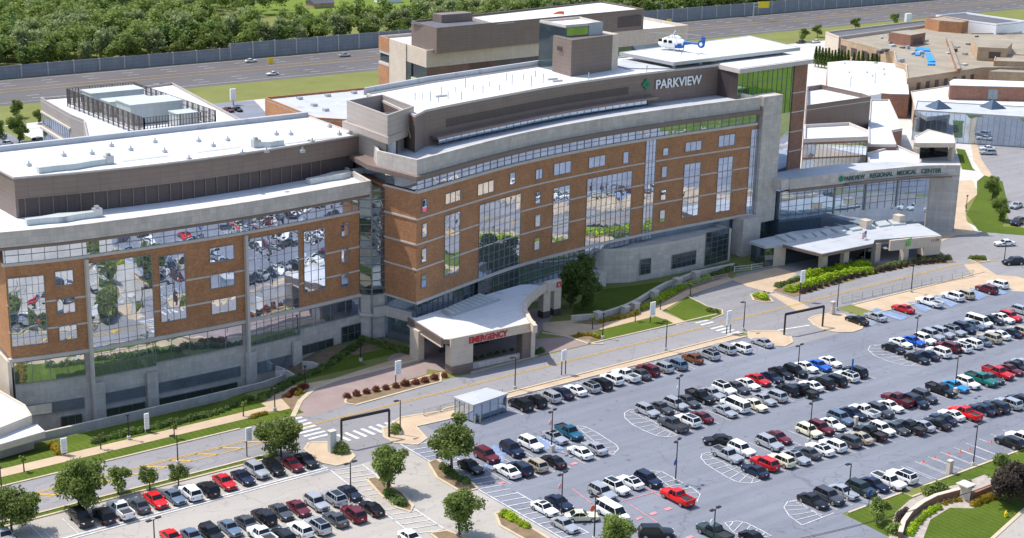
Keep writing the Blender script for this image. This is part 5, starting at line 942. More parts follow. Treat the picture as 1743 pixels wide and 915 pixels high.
for desc, cars in ROWS:
    pts = []
    for n, c in enumerate(cars):
        tl_, tx_, ty_, kd, colr, nose = c[:6]; x0, y0 = TILE[tl_]; h_ = {'sedan': .62, 'suv': .78, 'van': .95, 'pickup': .75, 'hatchback': .65}[kd]
        p = P(x0+tx_/10.894, y0+ty_/10.894, h_); rot = {'a': -math.pi/2, 'b': math.pi/2, 'h': math.pi*.82}[nose]+R.uniform(-.035, .035)
        pts.append((p.x, p.y, nose))
        lab = '%s %s, %s from the left in %s' % (CNAME.get(colr, colr), KN[kd], ORD[n], (desc[15:]+', far side' if desc.startswith('the upper') else desc[15:]+', near side' if desc.startswith('the lower') else desc))
        car(kd, colr, p.x, p.y, rot, lab, 'parked cars in '+desc, roofcol='panel' if len(c) > 6 else None, z=.02)
    # bay lines midway between neighbours
    yc = sum(q[1] for q in pts)/len(pts); ps = sorted(pts)
    slope = 0
    if len(ps) > 4: n_ = len(ps); mx = sum(q[0] for q in ps)/n_; slope = sum((q[0]-mx)*(q[1]-yc) for q in ps)/sum((q[0]-mx)**2 for q in ps)
    else: mx = ps[0][0]
    cand = []
    for a_, b_ in zip(ps, ps[1:]):
        gap = b_[0]-a_[0]; k = max(1, round(gap/2.95))
        cand += [a_[0]+gap*(j+.5)/k for j in range(k)]
    cand = [ps[0][0]-1.48]+cand+[ps[-1][0]+1.48]
    if 'nearest' in desc: continue
    for x in cand: y = yc+slope*(x-mx); ln(wl, (x, y-2.6), (x, y+2.6), .11)
for k in range(9): x = 64.5+2.75*k-12; ln(wl, (x-20, 172), (x-20, 177.6), .13)
for k in range(6): ln(wl, (62.3+2.8*(k-5)+.0, 171.9), (62.3+2.8*(k-5), 177.5), .13)
for x in (175.5, 178.5, 181.5, 184.4, 187.4, 190.3, 193.3, 196.3, 199.2): ln(wl, (x-6.5, 120.3), (x-6.5, 125.7), .13)
o = wl_o = None
st(wl.build('white_markings', MT['white'])); st(yl.build('yellow_markings', MT['yellow'])); st(bl.build('blue_markings', MT['bluep']))
red = M()
for a_, b_ in (((540+760/10.894, 472+440/10.894), (540+1150/10.894, 472+640/10.894)), ((540+1100/10.894, 472+500/10.894), (540+1500/10.894, 472+390/10.894)), ((540+1180/10.894, 472+530/10.894), (540+1500/10.894, 472+740/10.894)), ((540+1350/10.894, 472+330/10.894), (540+1530/10.894, 472+440/10.894)), ((500, 485), (560, 480)), ((590, 505), (610, 520))): ln(red, P(*a_), P(*b_), .16)
for x, y in ((688.8, 525.8), (673.7, 530.5), (658.7, 535.5), (592, 479), (517, 499), (547.5, 492), (562.5, 487.5), (711, 555)): p = P(x, y); red.prism([(p.x-.55, p.y-.3), (p.x+.55, p.y-.3), (p.x+.55, p.y+.3), (p.x-.55, p.y+.3)], .06, .075)
st(red.build('pale_red_markings', surf('worn_pink_paint', (.62, .26, .27), .3, 1, 5, .85)))
def one(kd, colr, x, y, rot, lab, z=.03, h_=.7):
    p = P(x, y, h_); return car(kd, colr, p.x, p.y, rot, lab, None, z=z)
one(U_, 'black', 660+178/10.894, 472+845/10.894, math.pi*.80, 'black SUV driving across the open asphalt at the bottom edge'); one(S_, 'black', 720+225/10.894, 420+365/10.894, -math.pi*.18, 'black sedan with dark red bumper turning across the aisle behind a silver pickup')
one(S_, 'white', 424, 554.5, math.pi/2, 'white sedan driving on the pale aisle, cut by the bottom edge'); one(S_, 'white', 1036, 250.8, -.45, 'white sedan driving on the entrance drive at right'); one(U_, 'black', 1045, 270, -.45, 'black SUV on the entrance drive below the white sedan'); one(U_, 'silver', 1019, 157.5, -.6, 'silver SUV in the shade line of the visitor car park'); one(S_, 'white', 1018, 153.0, -.6, 'white sedan just behind the silver SUV in the visitor car park')
one(S_, 'silver', 1048, 212, .2, 'silver sedan parked behind the round tree at the right edge'); one(U_, 'navy', 1049, 229, .2, 'dark blue SUV parked on the kerb by the right edge lawn'); one(U_, 'black', 894, 264, 0, 'black SUV waiting under the drop-off canopy')
one(S_, 'black', 169, 88.3, math.pi, 'black sedan on the highway above the screened roof'); one(S_, 'white', 258.7, 62.7, math.pi, 'white sedan in the far lane of the highway next to the noise wall'); one(S_, 'white', 281, 76, 0, 'white sedan in the near lanes of the highway'); one(S_, 'silver', 355.5, 57, math.pi, 'silver sedan in the far lane left of the rear tower')
one(S_, 'grey', 227, 115, 1.6, 'dark grey sedan, left one of three parked behind the left wing'); one(S_, 'maroon', 235.7, 113.3, 1.6, 'maroon sedan between two dark cars behind the left wing'); one(S_, 'black', 244.7, 112.8, 1.6, 'black sedan, right one of three parked behind the left wing'); one(S_, 'silver', 279, 121, .6, 'silver sedan parked beside the low brick link block')
one(S_, 'black', 826, 43.5, 0, 'black sedan in the small rear car park below the yellow green tree'); one(S_, 'white', 841, 43, 0, 'white sedan beside the black one in the small rear car park'); one(U_, 'black', 37, 146, .5, 'black SUV in the leafy car park behind the left wing'); one(S_, 'white', 6, 148, .5, 'white sedan between trees in the car park at the left edge')
one(U_, 'black', 870, 272, .1, 'dark SUV in the shade between the canopy columns', h_=.8)
# ================================================================== trees
def rnd_dir():
    z = R.uniform(-1, 1); t = R.uniform(0, 2*math.pi); r = math.sqrt(1-z*z); return Vector((r*math.cos(t), r*math.sin(t), z))
def tree_meshes(key, h, cr, leaf, nl, trunk_h, clumps=14, leafmat='leafA', open_=.25, flat_=1.0):
    """tapered trunk with limbs, and a crown of leaf-sized faces gathered in uneven clumps"""
    t = M(); top = Vector((R.uniform(-.2, .2), R.uniform(-.2, .2), h*.72)); cc = []
    cz = trunk_h+(h-trunk_h)*.5; rz_ = (h-trunk_h)*.5*flat_
    t.tube((0, 0, -.3), (top.x*.4, top.y*.4, trunk_h*1.05), h*.020+.05, h*.016+.03, 8); t.tube((top.x*.4, top.y*.4, trunk_h), top, h*.016+.03, .04, 6)
    for k in range(clumps):
        d = rnd_dir(); r = R.uniform(.45, .95)*(1 if k % 3 else .5); c = Vector((d.x*cr*r, d.y*cr*r, cz+d.z*rz_*r)); cc.append((c, cr*R.uniform(.28, .48)))
        if k % 2 == 0: s0 = Vector((top.x*.5, top.y*.5, trunk_h+(c.z-trunk_h)*.35)) if c.z > trunk_h else Vector((0, 0, trunk_h*.9)); t.tube(s0, c, h*.009+.02, .02, 5)
    g = M()
    for k in range(nl):
        c, r = cc[k % len(cc)] if R.random() > .12 else (Vector((0, 0, cz)), cr*.8)
        d = rnd_dir(); p = c+Vector((d.x, d.y, d.z*.8))*r*(R.random()**.38)*(1+.25*noise.noise(d*3+c))
        s = leaf*R.uniform(.6, 1.3); n = (rnd_dir()+Vector((0, 0, .5))+d*.6).normalized(); a = n.cross(rnd_dir()).normalized()*s; b = n.cross(a).normalized()*s*.62
        g.face([p-a, p-b*.9, p+a, p+b*.9])
    def mk(nm, m, mat):
        me = bpy.data.meshes.new(key+nm); me.from_pydata(m.v, [], m.f); me.materials.append(MT[mat]); return me
    return mk('_trunk', t, 'bark'), mk('_crown', g, leafmat)
def tree(ms, x, y, label, scale=1, rot=None, group=None, z=0, name='tree', sz=None, cat='tree', mat=None):
    e = bpy.data.objects.new(name, None); COL.objects.link(e); e.location = (x, y, z); e.rotation_euler = (0, 0, R.uniform(0, 6.28) if rot is None else rot); e.scale = (scale, scale, sz or scale); e.empty_display_size = .5; tag(e, label, cat, group)
    link('trunk', ms[0], e); c = link('crown', ms[1], e)
    if mat: c.material_slots[0].link = 'OBJECT'; c.material_slots[0].material = MT[mat]
    return e
TA = [tree_meshes('parkway%d' % k, 6.6, 3.3, .2, 8500, 1.0, 24, 'leafA') for k in range(2)]
TN = [tree_meshes('narrow%d' % k, 6.6, 2.55, .19, 5600, 1.0, 19, 'leafA') for k in range(2)]
TB = tree_meshes('dense', 10, 3.6, .26, 7000, 1.2, 22, 'leafB'); TS = tree_meshes('small', 3.4, 1.45, .15, 1900, .6, 12, 'leafA'); TY = tree_meshes('sapling', 3.0, .7, .12, 260, 1.2, 6, 'leafA'); TP = tree_meshes('ornamental', 5.4, 3.3, .2, 6500, .6, 22, 'leafP')
TW = [tree_meshes('wood%d' % k, 12.5, 5.2, .55, 1500, 2.0, 13, mt) for k, mt in enumerate(('leafA', 'leafC', 'leafB', 'leafA'))]
def at(x, y, z=0): p = P(x, y, z); return p.x, p.y
tree(TN[0], *at(400.8, 508), 'roundish green tree on the mulched island between the two lots', 1.12); tree(TN[1], *at(466, 488), 'yellow green tree at the corner where the blue grey lot begins', 1.4, sz=1.32); tree(TN[0], *at(474, 553), 'green tree standing nearest the bottom edge, left of centre', 1.1, sz=1.08, rot=2.2)
tree(TA[0], *at(290, 472), 'broad green tree covering the left crosswalk beside the parked black cars', .98, sz=1.02); tree(TA[1], *at(81.7, 529), 'largest parkway tree at lower left, hiding part of the road', 1.05, sz=1.12); tree(TA[0], *at(12, 549), 'wide tree cut by the left edge above the parked cars', .98, rot=3.3, sz=1.05)
tree(TS, *at(122, 511), 'small round tree with yellowish top, right of the largest parkway tree', 1.25); tree(TS, *at(154.5, 506), 'small round tree, left one of the pair on the grass strip', 1.05); tree(TS, *at(184, 502), 'small round tree, right one of the pair on the grass strip', 1.02, rot=1)
tree(TB, *at(601, 321), 'big dark green tree against the curved stone base beside the emergency canopy', 1.05, sz=1.1); tree(TB, *at(588, 318), 'darker tree half hidden behind the big one by the emergency canopy', .75)
tree(TB, *at(1023, 207), 'bright green bushy tree beside the winding path, upper of two', .62, sz=.62, mat='leafA'); tree(TB, *at(1031, 228), 'bright green bushy tree beside the parked cars, lower of two', .62, sz=.58, mat='leafA')
tree(TS, *at(904, 541), 'small thin green tree on the lawn beside the short row', 1.15); tree(TP, *at(1040, 518), 'purple brown leafed tree above the curved garden wall', 1.05); tree(TN[1], *at(636, 573), 'yellow green tree top rising at the bottom edge among the cars', .95)
for x, y, lab in ((827.5, 44, 'yellow green tree in the rear car park near the verge'), (843, 39, 'round dark tree right of the yellow green one by the verge'), (882, 31.5, 'round dark tree on the verge above the dark roofed strip'), (922, 26.5, 'smallest round tree on the verge left of the warehouse')): tree(TS, *at(x, y), lab, 1.75 if x < 830 else 1.6)
for x, y, sc_, lab in ((20, 148, .8, 'broad tree in the leafy car park behind the left wing'), (-4, 152, .75, 'dark tree cut by the left edge behind the left wing'), (17, 122, .55, 'light green bush tree near the highway at left'), (40, 128, .42, 'small bush tree beside the rear clinic corner')): tree(TB, *at(x, y), lab, sc_, mat='leafA' if x > 0 else 'leafB')
for x, y, w_ in ((104, 464, 'the sidewalk near the white pillar'), (180, 453, 'the sidewalk left of the round-ended path'), (251, 430, 'the widening of the sidewalk'), (655, 332, 'the yellow shrub strip near the crosswalk'), (611, 340, 'the left end of the yellow shrub strip'), (681, 320, 'the path fork by the white banner'), (712, 305, 'the path beside the entrance turning circle'), (25, 487, 'the shaded bed at the lower left')): tree(TY, *at(x, y), 'thin young tree with sparse leaves beside '+w_, 1.0, name='sapling', group='young street trees')
# conifer row in front of the tan complex
co_t = M(); co_t.tube((0, 0, 0), (0, 0, 1), .14, .1, 6); cg = M()
for k in range(900):
    z_ = R.uniform(.05, 1)**.8; r = .95*(1-z_*.86)*math.sqrt(R.random()); a = R.uniform(0, 6.28); p = Vector((r*math.cos(a), r*math.sin(a), .3+z_*5.2)); d = Vector((math.cos(a), math.sin(a), .9)).normalized(); s = .2; u_ = d.cross(rnd_dir()).normalized()*s*.6; cg.face([p-d*s, p-u_, p+d*s, p+u_])
CM = []
for nm, m, mt in (('conifer_trunk', co_t, 'bark'), ('conifer_crown', cg, 'leafB')): me = bpy.data.meshes.new(nm); me.from_pydata(m.v, [], m.f); me.materials.append(MT[mt]); CM.append(me)
cl = [(150+24*k, 508+4*k) for k in range(11)]+[(435, 548), (468, 552), (500, 556), (540, 560), (570, 563), (600, 566), (630, 570), (655, 574), (715, 580)]
for x, y in cl: p = P(*C5([(x, y)])[0]); tree(CM, p.x, p.y, 'slim dark conifer in the clipped row before the tan roofed complex', R.uniform(1.25, 1.45), group='conifers in a row before the tan roofed complex', name='conifer')
# wood beyond the noise wall
def wooded(x, y):
    p = proj((x, y, 0)); px, py = p
    if px < -60 or px > 1800 or py > 90: return False
    if px < 215: return True
    if y < 532: return not (262 < px < 330 and y > 512 and (int(px/9) % 3 == 0))
    n = noise.noise(Vector((x*.02, y*.02, 0)))
    return n > (.24 if px < 520 else .1)
front = 0; wood_pts = []
y = 506
while y < 800:
    x = -260+R.uniform(0, 5)
    while x < 980:
        xx, yy = x+R.uniform(-2.5, 2.5), y+R.uniform(-2.5, 2.5)
        if wooded(xx, yy): wood_pts.append((xx, yy))
        x += 8.2 if y < 560 else 10
    y += 7.5 if y < 560 else 12
near = [p for p in wood_pts if p[1] < 512 and -20 < proj((p[0], p[1], 6))[0] < 900]; rest = [p for p in wood_pts if p not in near]
KN2 = ['mid green tree', 'pale silvery green tree', 'dark green tree', 'mid green tree']
for k, (x, y) in enumerate(near):
    i = R.choice((0, 1, 1, 2, 3)); tree(TW[i], x, y, KN2[i]+' at the front of the wood behind the noise wall', R.uniform(.75, 1.12), group=KN2[i]+'s at the front of the wood', name='wood_tree')
wood = M(); matl = ['leafA', 'leafC', 'leafB', 'bark']
V_all, F_all, MI = [], [], []
for x, y in rest:
    i = R.choice((0, 1, 2, 3, 1, 0)); s = R.uniform(.75, 1.25); a = R.uniform(0, 6.28); ca, sa = math.cos(a)*s, math.sin(a)*s
    me = TW[i][1]; base = len(V_all); far = y > 600
    vs = [v.co for v in me.vertices]; step = 2 if far else 1; q = 0
    for f in range(0, len(me.polygons), step):
        for k in range(4): v = vs[f*4+k]; b = 1.35 if far else 1.0; V_all.append((x+v.x*ca-v.y*sa, y+v.x*sa+v.y*ca, v.z*s))
        F_all.append((base+q, base+q+1, base+q+2, base+q+3)); q += 4; MI.append((0, 1, 2, 0)[i])
me = bpy.data.meshes.new('woodland'); me.from_pydata(V_all, [], F_all)
for k in matl[:3]: me.materials.append(MT[k])
me.polygons.foreach_set('material_index', MI); o = bpy.data.objects.new('woodland', me); COL.objects.link(o); tag(o, 'dense mixed wood and far trees beyond the highway', 'woodland', kind='stuff')
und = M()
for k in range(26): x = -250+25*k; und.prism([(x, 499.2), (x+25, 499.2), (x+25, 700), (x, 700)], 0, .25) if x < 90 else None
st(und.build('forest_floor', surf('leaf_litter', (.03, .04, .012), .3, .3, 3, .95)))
for k, (x, y, c) in enumerate(((262, 3, 'wht'), (330, 8, 'tanbrick'), (400, 3, 'wht'), (440, 1, 'rbrick'), (228, 2, 'wht'))):
    p = P(x, y); e = bld('house', ['white gabled house far left among the distant trees', 'tan gabled house beyond the bright meadow', 'white gabled house far beyond the wood', 'red brick gabled house farthest right of the distant ones', 'white house at the top edge above the dense wood'][k]); e.location = (p.x, p.y, 0); e.scale = (.75,)*3
    m = M(); m.box(-7, 7, -5, 5, 0, 3); m.build('wall', MT[c], e); m = M()
    for a_, b_, c_, d_ in (((-7.5, -5.5, 3), (7.5, -5.5, 3), (7.5, 0, 6), (-7.5, 0, 6)), ((-7.5, 0, 6), (7.5, 0, 6), (7.5, 5.5, 3), (-7.5, 5.5, 3))): m.face([a_, b_, c_, d_])
    m.face([(-7.5, -5.5, 3), (-7.5, 0, 6), (-7.5, 5.5, 3)]); m.face([(7.5, -5.5, 3), (7.5, 5.5, 3), (7.5, 0, 6)]); m.build('roof', MT['roofd'], e)
# ------------------------------------------------------------------ shrubs
def bush_mesh(key, r, h, n, leaf, mat):
    g = M()
    for k in range(n):
        d = rnd_dir(); d.z = abs(d.z); rr = R.random()**.3*(1+.2*noise.noise(d*2.5)); p = Vector((d.x*r*rr, d.y*r*rr, .05+d.z*h*rr)); s = leaf*R.uniform(.7, 1.3); nn = (d+rnd_dir()*.7).normalized(); a = nn.cross(rnd_dir()).normalized()*s; b = nn.cross(a)*.6; g.face([p-a, p-b, p+a, p+b])
    me = bpy.data.meshes.new(key); me.from_pydata(g.v, [], g.f); me.materials.append(MT[mat]); return me
BM = {k: bush_mesh('shrub_'+k, .75, .9, 300, .13, m) for k, m in (('green', 'leafA'), ('yellow', 'leafY'), ('red', 'leafR'), ('dark', 'leafB'), ('gold', 'leafG'), ('purple', 'leafP'))}
def bushes(pts, kind, label, group, s0=1.0, z=.05, every=None, zf=None):
    L = [0]
    for a, b in zip(pts, pts[1:]): L.append(L[-1]+math.hypot(a[0]-b[0], a[1]-b[1]))
    n = every or 8
    for k in range(n):
        s = L[-1]*(k+.5)/n
        for j in range(len(pts)-1):
            if s <= L[j+1]+1e-6: q = (s-L[j])/(L[j+1]-L[j]+1e-9); x = pts[j][0]+(pts[j+1][0]-pts[j][0])*q; y = pts[j][1]+(pts[j+1][1]-pts[j][1])*q; break
        p = P(x+R.uniform(-.3, .3), y+R.uniform(-.2, .2)); o = bpy.data.objects.new('shrub', BM[kind]); COL.objects.link(o); zz = gz(p.x, p.y) if zf else 0; o.location = (p.x, p.y, z+zz); s_ = s0*R.uniform(.8, 1.2); o.scale = (s_, s_, s_*R.uniform(.85, 1.15)); o.rotation_euler = (0, 0, R.uniform(0, 6.28)); tag(o, label, 'shrub', group)
bushes([(353, 412), (386, 405), (440, 394.5), (463, 388)], 'red', 'reddish shrub in the mulched island before the emergency drive', 'red shrubs along the emergency drive', .95, .12, 11)
bushes(B7([(500, 720), (720, 680), (860, 640)]), 'gold', 'small golden shrub in the strip below the piered wall', 'gold shrubs below the piered wall', .7, .08, 14); bushes(B7([(870, 610), (1000, 540), (1150, 450), (1290, 390), (1480, 320)]), 'yellow', 'yellow green shrub along the curving path', 'yellow shrubs along the curving path', .85, .08, 20); bushes(B7([(980, 560), (1130, 480), (1240, 420)]), 'yellow', 'yellow green shrub along the curving path', 'yellow shrubs along the curving path', .8, .08, 10); bushes(B7([(1500, 310), (1620, 270), (1720, 235)]), 'dark', 'dark shrub at the upper end of the piered wall', 'dark shrubs by the piered wall', .9, .08, 9)
bushes([(832, 288), (850, 284), (872, 280), (895, 276)], 'yellow', 'bright yellow green hedge shrub in front of the drop-off canopy', 'bright hedge before the drop-off canopy', 1.5, .08, 30); bushes([(812, 302), (830, 297), (850, 290.5), (872, 285.5), (900, 282)], 'yellow', 'yellow green shrub in the lower hedge beside the road', 'lower hedge beside the road', 1.4, .08, 30); bushes([(800, 297), (812, 293), (825, 289)], 'dark', 'dark green shrub at the left end of the canopy bed', 'dark shrubs at the left end of the canopy bed', 1.0, .08, 7)
bushes([(824, 304), (850, 296.5), (876, 288), (910, 280.5), (943, 274), (975, 270.5)], 'purple', 'brownish low shrub along the road edge bed', 'brown shrubs along the road edge bed', 1.0, .08, 24); bushes([(905, 279), (930, 274), (955, 270), (980, 268)], 'green', 'green shrub against the canopy end wall', 'green shrubs by the canopy end wall', .95, .08, 15)
bushes(R8([(975, 890), (1010, 830), (1080, 760), (1180, 700)]), 'yellow', 'yellow green shrub inside the curved garden wall', 'shrubs inside the curved garden wall', .75, .06, 15); bushes(R8([(1200, 685), (1270, 660), (1330, 655)]), 'gold', 'golden shrub near the stone pillar of the garden wall', 'gold shrubs near the garden wall pillar', .7, .06, 4); bushes(R8([(1395, 690), (1450, 665), (1540, 635)]), 'gold', 'golden shrub right of the garden wall pillar', 'gold shrubs right of the garden wall pillar', .8, .06, 9)
bushes(R8([(895, 800), (925, 750), (965, 725)]), 'purple', 'purple shrub on the gravel outside the garden wall', 'purple shrubs on the gravel', .75, .06, 5); bushes(R8([(1090, 615), (1150, 600), (1215, 585)]), 'green', 'clipped green shrub in the clump above the garden wall', 'clipped shrubs above the garden wall', 1.3, .06, 4); bushes(R8([(1340, 560), (1380, 555)]), 'green', 'clipped green shrub beside the garden wall pillar', 'shrubs beside the pillar', 1.2, .06, 2); bushes(R8([(870, 860), (880, 870)]), 'green', 'bright clipped shrub at the lower end of the garden wall', 'shrub at the lower end', 1.4, .06, 1)
bushes(R8([(1570, 410), (1610, 400)]), 'green', 'clipped green shrub under the purple tree', 'shrubs under the purple tree', 1.4, .06, 2); bushes(R6([(885, 600), (960, 670), (1010, 690)]), 'dark', 'low dark shrub under the island tree', 'dark shrubs under the island tree', 1.1, .1, 5); bushes(R6([(1260, 430), (1350, 500), (1440, 545)]), 'dark', 'low dark shrub on the tree island by the blue grey lot', 'dark shrubs on the tree island', 1.0, .1, 6); bushes(R6([(1670, 750), (1740, 790)]), 'yellow', 'green shrub on the lower island', 'shrubs on the lower island', .9, .1, 4); bushes(R7([(20, 750), (70, 790), (160, 840)]), 'yellow', 'green shrub on the island beside the crosshatched edge', 'shrubs beside the crosshatched edge', .9, .1, 6)
bushes(R6([(590, 330), (595, 335)]), 'green', 'clipped green shrub at the foot of the left gate post', 'shrub at the gate foot', 1.5, .1, 1); bushes(R6([(950, 205), (960, 200)]), 'green', 'clipped green shrub at the right gate post', 'shrub at the right gate post', 1.5, .1, 1)
bushes([(268, 414), (300, 396), (330, 380), (352, 368), (372, 356)], 'dark', 'dark shrub in the shaded garden bed before the left wing', 'dark shrubs in the shaded garden', 1.1, .05, 24, True); bushes([(372, 352), (395, 358), (424, 366)], 'green', 'green shrub under the glazed link', 'shrubs under the glazed link', 1.0, .05, 12); bushes([(95, 458), (140, 447), (180, 438), (225, 427), (262, 412)], 'dark', 'dark shrub along the curved retaining wall', 'shrubs along the retaining wall', .9, .05, 26, True)
bushes(B8([(480, 440), (520, 410), (600, 370), (660, 345)]), 'red', 'red shrub on the bed beside the brick drive', 'red shrubs beside the brick drive', .8, .05, 7); bushes(B8([(560, 420), (610, 390)]), 'gold', 'golden shrub on the bed beside the brick drive', 'gold shrubs beside the brick drive', .7, .05, 4); bushes(B8([(170, 620), (230, 600), (300, 585)]), 'gold', 'golden shrub by the sidewalk bend', 'gold shrubs by the sidewalk bend', .7, .05, 5); bushes(R3([(460, 475), (560, 460), (640, 485)]), 'gold', 'golden shrub at the tip of the lawn beside the emergency exit drive', 'gold shrubs at the lawn tip', .7, .05, 7); bushes(R3([(1350, 300), (1420, 315)]), 'green', 'green shrub at the tip of the diamond lawn', 'shrubs at the diamond lawn tip', .8, .05, 4); bushes([(1000, 268), (1015, 268.5)], 'green', 'green shrub on the small drive island', 'shrubs on the small drive island', .9, .1, 6)
bushes([(52, 455), (58, 462), (62, 470)], 'gold', 'yellowish shrub at the corner of the left edge building', 'shrubs at the left edge building', 1.1, .05, 6, True); bushes([(486, 372.5), (532, 361)], 'dark', 'dark small shrub in the strip before the emergency canopy', 'shrubs before the emergency canopy', .6, .05, 6); bushes([(552, 366), (560, 363)], 'dark', 'dark shrub beside the right pier of the emergency canopy', 'shrubs beside the right pier', .8, .05, 3); bushes(R3([(1665, 200), (1740, 225)]), 'yellow', 'green shrub on the turning island', 'shrubs on the turning island', 1.0, .1, 5)
# ------------------------------------------------------------------ walls, railings
m = M(); rwp = [(30, 207.1), (60, 207.3), (75, 207.4), (100, 207.4), (112, 207.6), (116, 208.6), (118, 211), (117.6, 213)]
m.strip(rwp, .4, -4.8, -.75); tag(m.build('retaining_wall', MT['conc'], smooth=30), 'long grey retaining wall curling round at the foot of the left wing', 'wall')
m = M(); a = [P(x, y, 0)[:2] for x, y in ((284, 382), (296, 381), (305, 387))]; m.strip(a, .4, -2.2, -.2); tag(m.build('garden_wall', MT['conc']), 'short curved pale wall in the shaded garden, left one', 'wall'); m = M(); a = [P(x, y, 0)[:2] for x, y in ((312, 372.5), (322, 373), (333, 378))]; m.strip(a, .4, -1.6, -.1); tag(m.build('garden_wall', MT['conc']), 'short curved pale wall in the shaded garden, right one nearer the lawn', 'wall')
pw = pp(B7([(250, 705), (500, 682), (720, 612), (830, 560), (1000, 455), (1100, 402), (1200, 368), (1360, 305), (1700, 235)])); m = M(); m.strip(pw, .45, 0, .9); w1 = m.build('stone_wall', MT['conc']); tag(w1, 'curving low stone wall with square piers left of the entrance', 'wall'); m = M(); m.strip(pw, .6, .9, 1.02); m.build('coping', MT['band'], w1)
for x, y in ((616.8, 330), (644.6, 324), (655, 320.5), (674.7, 308), (698.5, 295), (717.6, 288)): p = P(x, y); m = M(); m.box(p.x-.6, p.x+.6, p.y-.6, p.y+.6, 0, 1.35); q = m.build('pier', MT['conc'], w1); m = M(); m.box(p.x-.72, p.x+.72, p.y-.72, p.y+.72, 1.35, 1.5); m.build('pier_cap', MT['band'], q)
gwp = pp(R8([(915, 915), (935, 840), (985, 770), (1060, 712), (1150, 665), (1310, 622)])); m = M(); m.strip(gwp, .5, 0, 1.1); w2 = m.build('curved_garden_wall', MT['rbrick'], smooth=30); tag(w2, 'curved dark brick garden wall in gravel at the lower right corner', 'wall'); m = M(); m.strip(gwp, .62, 1.1, 1.2); m.build('coping', MT['stone'], w2)
m = M(); m.strip(pp(R8([(1385, 652), (1450, 625), (1530, 592)])), .5, 0, 1.1); m.build('wall_wing', MT['rbrick'], w2); a_, b_ = P(*R8([(1345, 650)])[0]), 0; m = M(); m.prism(pp(R8([(1312, 640), (1380, 660), (1388, 640), (1318, 615)])), 0, 2.3); q = m.build('pillar', MT['stone'], w2); m = M(); m.prism([(a_.x-.9, a_.y-.9), (a_.x+1, a_.y-.9), (a_.x+1, a_.y+1), (a_.x-.9, a_.y+1)], 2.3, 2.45); m.build('pillar_cap', MT['band'], q)
def railing(pts, label, h=1.1, step=2.6, mat='steel'):
    m = M()
    for a, b in zip(pts, pts[1:]):
        a, b = Vector((*a, 0)), Vector((*b, 0)); L_ = (b-a).length; n = max(1, int(L_/step))
        for z_ in (h, h*.55, .15): m.bar(a+Vector((0, 0, z_)), b+Vector((0, 0, z_)), .05)
        for k in range(n+1): q = a+(b-a)*k/n; m.box(q.x-.045, q.x+.045, q.y-.045, q.y+.045, 0, h+.05)
        nn = int(L_/.35)
        for k in range(nn): q = a+(b-a)*k/nn; m.bar((q.x, q.y, .15), (q.x, q.y, h), .018)
    o = m.build('railing', MT[mat]); tag(o, label, 'railing')
railing(pp([(868, 313.5), (920, 302), (960, 293.5), (1003, 285.5)]), 'grey metal railing between the road and the fenced row at right', 1.3); railing([(124, 179.4), (139, 179.6)], 'short grey railing beside the walkway to the bus shelter'); railing(pp(B7([(1150, 440), (1380, 380), (1640, 330)])), 'thin railing along the tan path near the turning circle'); railing(pp([(757, 281), (775, 279), (795, 275.5)]), 'railing with white posts in front of the lobby door', mat='wht')
# ------------------------------------------------------------------ lamps, gates, signs
def lamp(x, y, h, label, arm=2, base=True, group=None, name='lamp_post', ang=0.0):
    e = empty(name, label, 'lamp post', (x, y, 0), ang, group); m = M(); m.tube((0, 0, .5), (0, 0, h), .10, .07, 8); m.build('pole', MT['pole'], e); m = M(); m.tube((0, 0, 0), (0, 0, .55), .28, .28, 12); m.build('base', MT['walk'], e)
    if arm == 2:
        for s in (-1, 1): m = M(); m.bar((0, 0, h-.05), (s*.45, 0, h), .06); m.box(s*.35, s*1.0, -.2, .2, h-.02, h+.13); m.build('lamp_head', MT['pole'], e)
    elif arm == 1: m = M(); m.bar((0, 0, h-.05), (-.5, 0, h), .06); m.box(-1.05, -.35, -.2, .2, h-.02, h+.13); m.build('lamp_head', MT['pole'], e)
    else: m = M(); m.tube((0, 0, h), (0, 0, h+.3), .12, .28, 10); m.build('lamp_head', MT['pole'], e)
    return e
def disc(e, z, mat, r=.42, letter=None):
    m = M(); m.tube((-.55, -.03, z), (-.55, .03, z), r, r, 16); q = m.build('location_disc', MT[mat], e); 
    return q
tops = [(569.9, 424.5, 'between the accessible bays, carrying a pale red panel', 'pink'), (580.4, 489, 'below the accessible bays, carrying a pale red panel', 'pink'), (614.5, 511.5, 'at the tree top on the bottom edge, carrying an orange panel', 'orange'), (698.9, 455, 'behind the bright red pickup, carrying a blue disc', 'blue'), (737.8, 525.5, 'above the dark green pickup, with white disc', 'wht'), (701, 389.5, 'left of the middle double row, with white disc', 'wht'), (824.8, 356.8, 'standing in the middle double row near the blue sedan', None), (837.8, 415.6, 'at the left end of the long lower row', None), (946.9, 327.5, 'at the left end of the far double row', None), (988.3, 369.3, 'rising beside the green pickup', None), (1008.3, 439.3, 'by the kerb of the empty bays at right', None), (361.3, 478, 'at the corner of the pale lot beside the crosshatching', None), (158.3, 536.3, 'at the bottom edge of the pale lot', None)]
for x, y, d_, dc in tops:
    p = P(x, y, 6.2); e = lamp(p.x, p.y, 6.2, 'dark twin-headed lamp post '+d_, 2, group='lamp posts in the parking lots', ang=R.uniform(-.2, .2)+.3)
    if dc: disc(e, 3.2 if dc == 'blue' else 4.6, dc)
p = P(878, 478.5, 5.4); lamp(p.x, p.y, 5.4, 'dark single-headed lamp post behind the short row by the lawn', 1)
